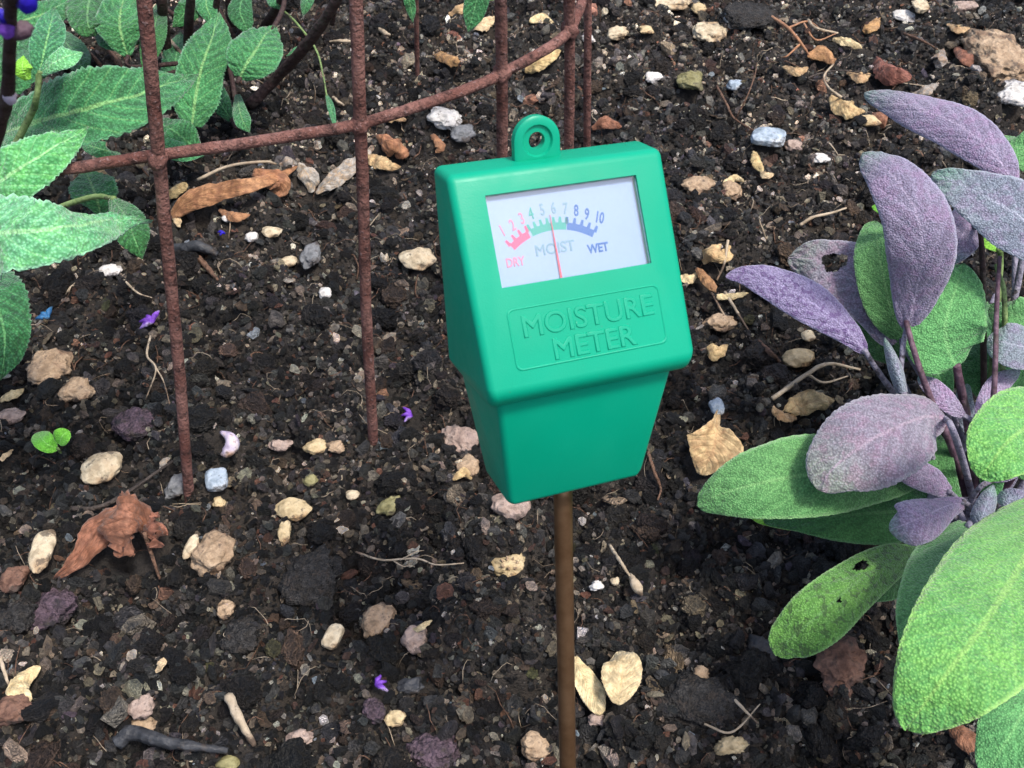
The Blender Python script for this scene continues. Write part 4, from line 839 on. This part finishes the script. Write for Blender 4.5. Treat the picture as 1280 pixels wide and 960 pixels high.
def band(a0, a1, mat):
    V, F = [], []; n = 14; cx_, cy_ = -3.7, 18.9
    for k in range(n + 1):
        a_ = R(a0 + (a1 - a0) * k / n)
        for r_ in (16.8, 18.5):
            for d in (-1.9, -1.87): V.append(PL(cx_ + r_ * math.sin(a_), cy_ + r_ * math.cos(a_), d))
    for k in range(n):
        q = k * 4; F += [[q + 1, q + 5, q + 7, q + 3], [q, q + 2, q + 6, q + 4], [q, q + 4, q + 5, q + 1], [q + 2, q + 3, q + 7, q + 6]]
    m_ = int(round((a1 - a0) / 5))
    for k in range(m_ + 1):
        a_ = R(a0 + (a1 - a0) * k / max(m_, 1)); q = len(V); sp_ = R(1.0)
        for r_, da in ((18.2, -1.5), (18.2, 1.5), (19.8, .8), (19.8, -.8)): V.append(PL(cx_ + r_ * math.sin(a_ + da * sp_), cy_ + r_ * math.cos(a_ + da * sp_), -1.86))
        F.append([q, q + 1, q + 2, q + 3])
    lpart('scale_band', mesh('scale_band', V, F, mat, smooth=False), dial)
band(-36, -19, M['red_print']); band(-17, 12, M['green_print']); band(12.5, 35, M['blue_print'])
V, F = boxpanel(-3.95, -3.45, 24.5, 39.3, -1.5, -1.35); V[2] = PL(-3.75, 39.3, -1.5); V[3] = PL(-3.65, 39.3, -1.5); V[6] = PL(-3.75, 39.3, -1.35); V[7] = PL(-3.65, 39.3, -1.35); lpart('needle', mesh('needle', V, F, M['needle'], smooth=False))
# embossed frame and lettering in the same plastic
fr = []; cc = []
for (cu_, cv_, a0) in ((18.2, 17.9, 0), (-17.6, 17.9, 90), (-17.6, 6.4, 180), (18.2, 6.4, 270)):
    for k in range(7):
        a_ = R(a0 + 15 * k); cc.append((cu_ + 1.5 * math.cos(a_), cv_ + 1.5 * math.sin(a_)))
V, F = [], []
for (u, v) in cc:
    du, dv = u - .3, v - 12.15
    for o2, d in ((.0, -.1), (.18, .28), (.5, .28), (.7, -.1)):
        l_ = math.hypot(du, dv); V.append(PL(u - math.copysign(o2, du) * (1 if abs(du) > 16.5 else 0) , v - math.copysign(o2, dv) * (1 if abs(dv) > 4.9 else 0), d))
nn = len(cc)
for k in range(nn):
    for j in range(3): a0, b0 = k * 4, ((k + 1) % nn) * 4; F.append([a0 + j, b0 + j, b0 + j + 1, a0 + j + 1])
lpart('raised_border', mesh('raised_border', V, F, M['plastic']))
text_part('MOISTURE', .7, 14.5, 6.9, M['plastic'], 'raised_lettering', met, d=.0, ext=.12, sx=1.03, bold=.2)
text_part('METER', .9, 8.2, 6.7, M['plastic'], 'raised_lettering', met, d=.0, ext=.12, sx=1.05, bold=.2)

# ------------------------------------------------------------------ purple sage on the right
def plant(name, root_px, label, cat, leaves, root_z=0.0, stem_r=.0012, stem_mat='stem_grey', defaults={}):
    root = atg(*root_px); o = empty(name, root, label, cat)
    for i, L in enumerate(leaves):
        pts, mat = L[0], L[1]; kw = dict(defaults); kw.update(L[2] if len(L) > 2 else {})
        pet = kw.pop('petiole', 'auto'); pm = kw.pop('pmat', stem_mat); pr = kw.pop('pr', stem_r); nm = kw.pop('nm', 'leaf'); plab = kw.pop('label', None)
        V, F, UV, P = leaf(pts, seed=i * 3 + 2, **kw); lf = part(nm, V, F, M[mat], o, UV)
        if plab: lf['label'] = plab
        if pet is None: continue
        a_ = P[0]; d_ = unit(P[0] - P[2]); 
        r0 = root + np.array([random.uniform(-.012, .012), random.uniform(-.012, .012), -.004])
        q = [P[1], a_ + d_ * .006, (a_ + d_ * .012) * .6 + r0 * .4 + np.array([0, 0, .004]), r0] if pet == 'auto' else [P[1], a_] + [at(*z_) for z_ in pet]
        V, F = tube(q, [pr, pr * .9, pr * 1.2, pr * 1.3], 22, 7, .08, i); part('stem', V, F, M[pm], o)
    return o
D = dict(nv=72, nu=14, teeth=.012, nteeth=46, quilt=.025, curl=.06, ripple=.07)
sage = plant('purple_sage', (1222, 640), 'purple and green leaved sage plant on the right side of the bed', 'sage plant', [
 # base -> tip : px, py, z, width
 ([(1268,232,.130,10),(1245,195,.135,46),(1205,160,.137,62),(1160,140,.135,56),(1115,124,.130,36),(1080,116,.124,0)], 'sage_purple', dict(petiole=[(1278,262,.12),(1275,340,.09),(1235,520,.04),(1222,640,0)], curl=.25)),
 ([(1133,412,.085,10),(1143,375,.098,54),(1153,320,.118,84),(1146,268,.132,84),(1118,222,.140,66),(1092,200,.140,40),(1078,192,.138,0)], 'sage_purple', dict(petiole=[(1128,440,.08),(1130,490,.065),(1180,560,.03),(1215,635,0)], curl=.18)),
 ([(1330,330,.12,30),(1280,275,.128,92),(1230,245,.130,72),(1190,226,.128,44),(1165,217,.124,0)], 'sage_grey', dict(petiole=[(1360,380,.1),(1330,520,.05),(1250,650,0)])),
 ([(1320,215,.13,20),(1285,190,.135,50),(1262,180,.135,44),(1250,172,.133,0)], 'sage_green', dict(petiole=[(1340,300,.1),(1300,520,.05),(1240,650,0)])),
 ([(1112,432,.058,12),(1098,385,.066,66),(1062,345,.070,92),(1020,325,.068,60),(985,322,.062,0)], 'sage_mauve', dict(nv=150, nu=44, hole=[(.64, .15, .075, .36)], petiole=[(1120,460,.05),(1160,540,.03),(1215,638,0)])),
 ([(1082,440,.072,8),(1058,412,.078,34),(1010,375,.084,54),(960,350,.083,44),(930,343,.080,26),(907,345,.077,0)], 'sage_violet', dict(petiole=[(1096,462,.066),(1120,495,.055),(1180,570,.03),(1216,640,0)], curl=.2)),
 ([(1128,425,.060,10),(1112,380,.072,60),(1100,325,.084,62),(1095,290,.088,40),(1095,276,.088,0)], 'sage_green', {}),
 ([(1196,458,.078,20),(1186,440,.082,88),(1182,405,.090,98),(1195,360,.098,70),(1205,330,.102,0)], 'sage_green', dict(petiole=[(1200,480,.07),(1212,540,.04),(1222,610,.01),(1224,640,0)], pmat='stem_purple', pr=.0017)),
 ([(1320,440,.08,20),(1285,435,.086,56),(1255,428,.088,54),(1234,424,.086,0)], 'sage_grey', {}),
 ([(1290,520,.04,20),(1262,480,.05,80),(1225,445,.054,70),(1200,430,.05,0)], 'sage_dark', {}),
 ([(1182,524,.072,24),(1160,520,.076,78),(1125,532,.080,112),(1085,552,.080,118),(1045,582,.076,84),(1022,612,.070,0)], 'sage_mauve', dict(petiole=[(1190,535,.08),(1205,580,.05),(1220,640,0)], curl=.3, teeth=.02)),
 ([(1188,616,.05,14),(1168,602,.056,34),(1140,588,.06,38),(1112,572,.06,0)], 'sage_purple', dict(petiole=[(1200,630,.03),(1215,650,.0)])),
 ([(1150,590,.050,30),(1090,588,.058,84),(1020,592,.062,108),(950,604,.060,92),(900,618,.054,56),(871,632,.046,0)], 'sage_green', dict(petiole=[(1180,610,.04),(1215,640,.0)])),
 ([(1160,640,.036,30),(1110,640,.040,82),(1050,645,.038,64),(995,648,.032,34),(955,652,.026,0)], 'sage_dark', dict(petiole=[(1190,645,.02),(1215,650,0)])),
 ([(1205,628,.062,14),(1185,632,.068,34),(1155,645,.074,58),(1132,655,.074,56),(1112,662,.070,0)], 'sage_purple', dict(curl=.35, ripple=.12, petiole=[(1222,640,.05),(1235,655,.02),(1230,660,0)])),
 ([(1150,690,.036,16),(1110,702,.048,48),(1062,735,.056,66),(1020,772,.056,74),(985,802,.048,54),(972,820,.042,0)], 'sage_damaged', dict(nv=150, nu=44, hole=[(.3, .45, .03, .2), (.47, -.1, .012, .07)], petiole=[(1185,670,.02),(1220,655,.0)], label='spotted nibbled green leaf')),
 ([(1212,655,.062,26),(1185,700,.074,80),(1160,755,.080,72),(1143,800,.078,40),(1136,832,.072,0)], 'sage_green', dict(petiole=[(1222,640,.04),(1225,645,.0)], fold=-.1)),
 ([(1320,630,.090,60),(1280,700,.108,150),(1230,780,.120,160),(1185,840,.122,130),(1152,885,.116,80),(1134,912,.110,0)], 'sage_bright', dict(petiole=[(1330,610,.08),(1280,620,.04),(1235,650,0)], label='largest bright lime green leaf')),
 ([(1330,800,.070,40),(1300,850,.080,90),(1268,910,.082,84),(1244,950,.078,50),(1236,975,.074,0)], 'sage_green', dict(petiole=[(1340,740,.05),(1300,690,.03),(1240,655,0)])),
 ([(1340,520,.11,40),(1300,525,.122,110),(1262,550,.126,100),(1238,580,.124,62),(1226,598,.12,0)], 'sage_bright', dict(petiole=[(1350,560,.09),(1290,620,.04),(1235,650,0)])),
 ([(1205,520,.062,8),(1185,502,.068,26),(1165,483,.07,24),(1148,470,.068,0)], 'sage_purple', {}),
 ([(1222,520,.066,6),(1232,500,.07,20),(1250,478,.072,26),(1275,462,.07,0)], 'sage_purple', {}),
 ([(1130,492,.074,14),(1122,462,.08,18),(1112,435,.082,12),(1106,422,.08,0)], 'sage_grey', dict(curl=1.2)),
 ([(1222,668,.060,10),(1228,645,.066,26),(1238,618,.066,22),(1242,606,.064,0)], 'sage_grey', dict(curl=.9)),
 ([(1128,270,.10,6),(1110,262,.104,18),(1090,258,.102,0)], 'lime', dict(petiole=[(1140,300,.09),(1180,500,.04),(1215,640,0)])),
 ([(1248,312,.10,6),(1232,300,.104,18),(1212,288,.102,0)], 'lime', dict(petiole=[(1250,340,.09),(1235,520,.04),(1222,640,0)], pmat='stem_green')),
 ([(1150,440,.046,10),(1110,425,.05,60),(1070,408,.05,50),(1040,400,.046,0)], 'sage_dark', {}),
 ([(1160,620,.046,10),(1135,612,.05,30),(1105,605,.05,24),(1085,600,.046,0)], 'sage_dark', {}),
 ([(1150,700,.020,16),(1120,725,.028,40),(1095,738,.028,30),(1080,742,.024,0)], 'sage_dark', {}),
 ([(1300,640,.05,16),(1278,630,.055,34),(1258,622,.055,28),(1246,622,.052,0)], 'sage_grey', {}),
 ([(1258,240,.10,10),(1225,262,.104,50),(1200,300,.104,46),(1188,330,.10,0)], 'sage_purple', {}),
 ([(1330,380,.085,20),(1295,400,.09,60),(1262,390,.09,48),(1240,380,.086,0)], 'sage_green', {}),
 ([(1240,380,.05,16),(1220,400,.052,60),(1180,440,.05,70),(1150,470,.046,0)], 'sage_dark', {}),
 ([(1240,500,.04,16),(1262,540,.044,40),(1275,575,.042,30),(1280,600,.04,0)], 'sage_dark', {}),
 ([(1200,640,.03,10),(1180,600,.04,34),(1165,560,.045,40),(1150,525,.04,0)], 'sage_dark', {}),
 ([(1235,640,.03,10),(1240,595,.04,30),(1232,555,.045,34),(1222,530,.04,0)], 'sage_dark', {}),
 ([(1240,600,.045,8),(1262,585,.05,28),(1275,560,.052,30),(1285,530,.05,0)], 'sage_purple', {}),
 ([(1185,500,.055,8),(1172,465,.06,36),(1160,430,.062,34),(1155,400,.06,0)], 'sage_green', {}),
 ([(1250,480,.06,8),(1258,445,.064,30),(1250,410,.066,34),(1240,380,.064,0)], 'sage_green', {}),
 ([(1230,560,.045,8),(1212,530,.05,22),(1205,500,.052,22),(1210,480,.05,0)], 'sage_grey', {}),
 ([(1040,655,.02,10),(1000,657,.026,14),(958,652,.026,10),(940,648,.024,0)], 'lime', dict(nm='yellowing_leaf', petiole=None)),
], defaults=D)
for q, r_, mt in (([(1222,645,0),(1235,560,.05),(1243,480,.08),(1246,380,.10),(1250,320,.115)], .0011, 'stem_purple'), ([(1215,645,0),(1190,560,.05),(1160,490,.07),(1140,430,.085),(1128,380,.09)], .0013, 'stem_purple'),
                 ([(1220,645,0),(1214,570,.045),(1204,500,.065)], .0015, 'stem_purple'), ([(1225,648,0),(1262,600,.03),(1300,540,.07),(1330,480,.1)], .0015, 'stem_purple'),
                 ([(1230,650,0),(1228,330,.1),(1218,280,.105)], .0011, 'stem_dark'), ([(1240,650,0),(1256,400,.09),(1245,330,.105)], .0011, 'stem_green')):
    V, F = tube([at(*z_) for z_ in q], [r_ * 1.3, r_, r_ * .7], 26, 8, .1); part('stem', V, F, M[mt], sage)

# ------------------------------------------------------------------ leafy salvia on the left, its flower spike and neighbours
D2 = dict(pw=1.15, nv=72, nu=14, teeth=.06, nteeth=30, quilt=.06, curl=.1, ripple=.10, nveins=12)
sal = plant('salvia_plant', (-60, 330), 'large toothed pale green salvia leaves with a dark flower stem at the left edge', 'salvia', [
 ([(-90,345,.12,30),(-40,312,.148,90),(0,292,.158,110),(50,288,.160,88),(100,282,.154,66),(140,275,.142,42),(165,274,.136,18),(190,276,.128,0)], 'salvia_pale', {}),
 ([(-90,290,.13,30),(-40,252,.150,70),(0,226,.164,74),(45,198,.168,64),(80,177,.168,40),(110,160,.166,0)], 'salvia_light', {}),
 ([(-10,170,.06,20),(40,155,.075,80),(100,138,.085,100),(160,122,.085,84),(210,106,.078,48),(247,94,.07,0)], 'salvia_mid', dict(fold=.25, label='long dark green leaf with pale lower half')),
 ([(48,96,.110,14),(55,65,.118,36),(62,35,.122,38),(68,10,.122,0)], 'salvia_mid', dict(petiole=[(45,125,.1),(30,160,.08),(-60,330,0)], pmat='stem_green', teeth=.02)),
 ([(50,92,.112,8),(68,78,.118,24),(85,70,.12,28),(104,66,.118,0)], 'salvia_pale', dict(petiole=[(45,125,.1),(30,160,.08),(-60,330,0)], pmat='stem_green', teeth=.02)),
 ([(35,100,.11,8),(28,85,.116,24),(30,70,.118,0)], 'lime', dict(petiole=None)),
 ([(-60,330,.03,20),(-20,360,.06,80),(2,400,.06,66),(6,440,.052,44),(0,475,.045,0)], 'salvia_dark', {}),
 ([(140,248,.07,12),(158,272,.076,40),(168,298,.074,38),(178,324,.066,0)], 'salvia_dark', dict(petiole=[(100,250,.06),(-20,300,.03),(-60,330,0)])),
 ([(150,192,.03,6),(132,188,.04,22),(112,182,.04,18),(100,178,.036,0)], 'salvia_mid', dict(teeth=.01, petiole=None)),
 ([(126,268,.02,12),(120,245,.03,52),(112,225,.03,50),(106,212,.026,0)], 'salvia_mid', dict(petiole=None)),
 ([(255,195,.02,8),(232,175,.03,40),(212,160,.034,40),(190,150,.03,0)], 'salvia_dark', dict(petiole=None)),
 ([(260,185,.02,8),(232,190,.028,24),(205,182,.03,24),(190,176,.028,0)], 'salvia_mid', dict(petiole=None)),
 ([(0,120,.05,16),(15,160,.06,50),(40,185,.06,46),(70,190,.05,0)], 'salvia_dark', {}),
 ([(-30,110,.06,16),(10,90,.07,60),(20,60,.07,50),(30,40,.066,0)], 'salvia_dark', {}),
 ([(-40,60,.06,16),(20,30,.07,50),(60,15,.07,40),(95,-5,.066,0)], 'salvia_mid', {}),
], defaults=D2, stem_mat='stem_green', stem_r=.0014)
V, F = tube([at(*q) for q in [(20,-160,.33),(15,-40,.305),(13,20,.29),(11,80,.277),(4,140,.262),(-40,260,.22),(-110,360,.14),(-90,370,.05),(-60,330,0)]], [.0008, .0010, .0014, .0018], 60, 8, .1); part('flower_stem', V, F, M['stem_dark'], sal)
for q, mt, sz in (((32,-4,.295), 'deep_blue', (.0016, .0013, .0019)), ((26,38,.287), 'stem_purple', (.0018, .0012, .0011)), ((8,36,.288), 'violet', (.0011, .0009, .0012)), ((12,120,.268), 'lilac', (.0011, .0009, .0013)), ((3,20,.29), 'deep_blue', (.0007, .0006, .0009))):
    V, F = blob(at(*q), sz, .4, 3, .35, 5, 0, .1); part('flower', V, F, M[mt], sal)

bush = plant('salvia_plant', (300, 60), 'woody stemmed salvia growing behind the rusty ring at the top left', 'salvia', [
 ([(240,158,.03,24),(244,125,.04,58),(252,85,.05,56),(264,50,.056,52),(274,15,.058,0)], 'salvia_mid', dict(petiole=None, fold=.12)),
 ([(300,98,.05,16),(307,82,.056,54),(320,62,.06,64),(332,44,.06,46),(344,32,.058,0)], 'salvia_mid', dict(teeth=.025, petiole=[(350,20,.06),(356,-20,.07)], pmat='stem_dark')),
 ([(297,118,.03,6),(299,135,.034,17),(304,152,.034,20),(312,166,.03,0)], 'salvia_mid', dict(teeth=.01, petiole=None)),
 ([(160,70,.05,10),(152,45,.06,46),(150,20,.066,60),(160,-30,.07,0)], 'salvia_mid', dict(teeth=.03)),
 ([(172,52,.045,6),(150,50,.05,26),(132,48,.05,24),(118,44,.046,0)], 'salvia_mid', dict(teeth=.02, petiole=None)),
 ([(130,-30,.06,10),(112,0,.066,50),(110,30,.066,40),(120,45,.06,0)], 'salvia_dark', {}),
 ([(180,90,.04,6),(190,50,.05,30),(196,20,.05,24),(200,0,.046,0)], 'salvia_dark', {}),
 ([(235,-40,.05,6),(240,0,.05,30),(228,20,.045,24),(215,34,.04,0)], 'salvia_dark', {}),
 ([(330,-30,.05,6),(345,0,.05,22),(350,12,.045,0)], 'salvia_mid', {}),
 ([(200,120,.012,8),(215,95,.018,30),(222,60,.02,30),(226,40,.018,0)], 'salvia_dark', {}),
 ([(150,120,.012,8),(168,100,.018,26),(180,88,.02,24),(196,82,.018,0)], 'salvia_dark', {}),
 ([(290,150,.010,8),(275,128,.016,26),(268,110,.018,22),(262,96,.016,0)], 'salvia_dark', {}),
 ([(310,-20,.04,8),(300,10,.036,30),(306,30,.03,22),(312,42,.026,0)], 'salvia_dark', {}),
 ([(60,30,.02,8),(88,60,.026,34),(100,80,.026,26),(104,96,.022,0)], 'salvia_dark', {}),
 ([(270,-30,.05,8),(258,0,.05,26),(262,18,.046,20),(268,30,.042,0)], 'salvia_mid', {}),
 ([(390,-30,.04,6),(384,0,.04,16),(378,20,.036,0)], 'salvia_dark', {}),
 ([(385,58,.025,5),(372,62,.028,9),(358,70,.026,0)], 'salvia_mid', dict(petiole=None)),
 ([(408,118,.03,3),(413,132,.03,9),(417,150,.028,6),(418,158,.027,0)], 'salvia_mid', dict(nm='grass_blade', petiole=[(404,95,.032),(395,62,.035),(370,28,.04),(350,10,.04)], pr=.0006, pmat='stem_green', teeth=0)),
], defaults=D2, stem_mat='stem_dark', stem_r=.0013)
for q, r_ in (([(312,132,.004),(345,98,.02),(380,60,.05),(412,15,.08),(440,-40,.11)], .0034), ([(212,95,0),(206,45,.03),(202,0,.06),(198,-60,.09)], .0034), ([(240,110,0),(235,60,.03),(238,0,.07),(240,-60,.1)], .0030),
              ([(295,40,0),(288,10,.02),(284,-60,.06)], .0034), ([(326,40,0),(340,20,.03),(362,-20,.07)], .0030), ([(310,20,0),(305,0,.03),(300,-80,.06)], .0028), ([(262,60,0),(268,20,.04),(276,-30,.07)], .0022), ([(415,30,.01),(420,0,.03),(425,-60,.06)], .0016)):
    V, F = tube([at(*z_) for z_ in q], [r_ * 1.1, r_, r_ * .8], 30, 9, .12); part('stem', V, F, M['stem_dark'], bush)
for q, r_, mt in (([(98,55,.01),(118,72,.02),(135,95,.01)], .0016, 'twig_brown'), ([(135,60,.01),(150,80,.015),(158,98,.006)], .0018, 'twig_brown'), ([(190,40,.02),(205,75,.02),(205,95,.01)], .0008, 'straw'), ([(212,50,.02),(225,65,.02),(236,80,.008)], .0016, 'straw'), ([(178,0,.02),(182,12,.02),(180,30,.01)], .0012, 'straw')):
    V, F = tube([at(*z_) for z_ in q], [r_, r_ * .7], 14, 6, .1); part('dry_stem', V, F, M[mt], bush)
hang = plant('overhanging_plant', (640, -260), 'plant whose green strap leaves hang into the top edge of the picture', 'plant', [
 ([(604,-70,.10,18),(600,-20,.092,30),(592,15,.082,28),(585,40,.074,0)], 'salvia_dark', dict(teeth=.0)),
 ([(506,-60,.10,8),(510,-10,.09,14),(514,12,.082,12),(516,28,.076,0)], 'salvia_mid', dict(teeth=.0)),
 ([(545,-40,.09,8),(600,-8,.07,12),(640,-4,.066,0)], 'lime', dict(teeth=.0)),
], defaults=D2, stem_mat='stem_green')
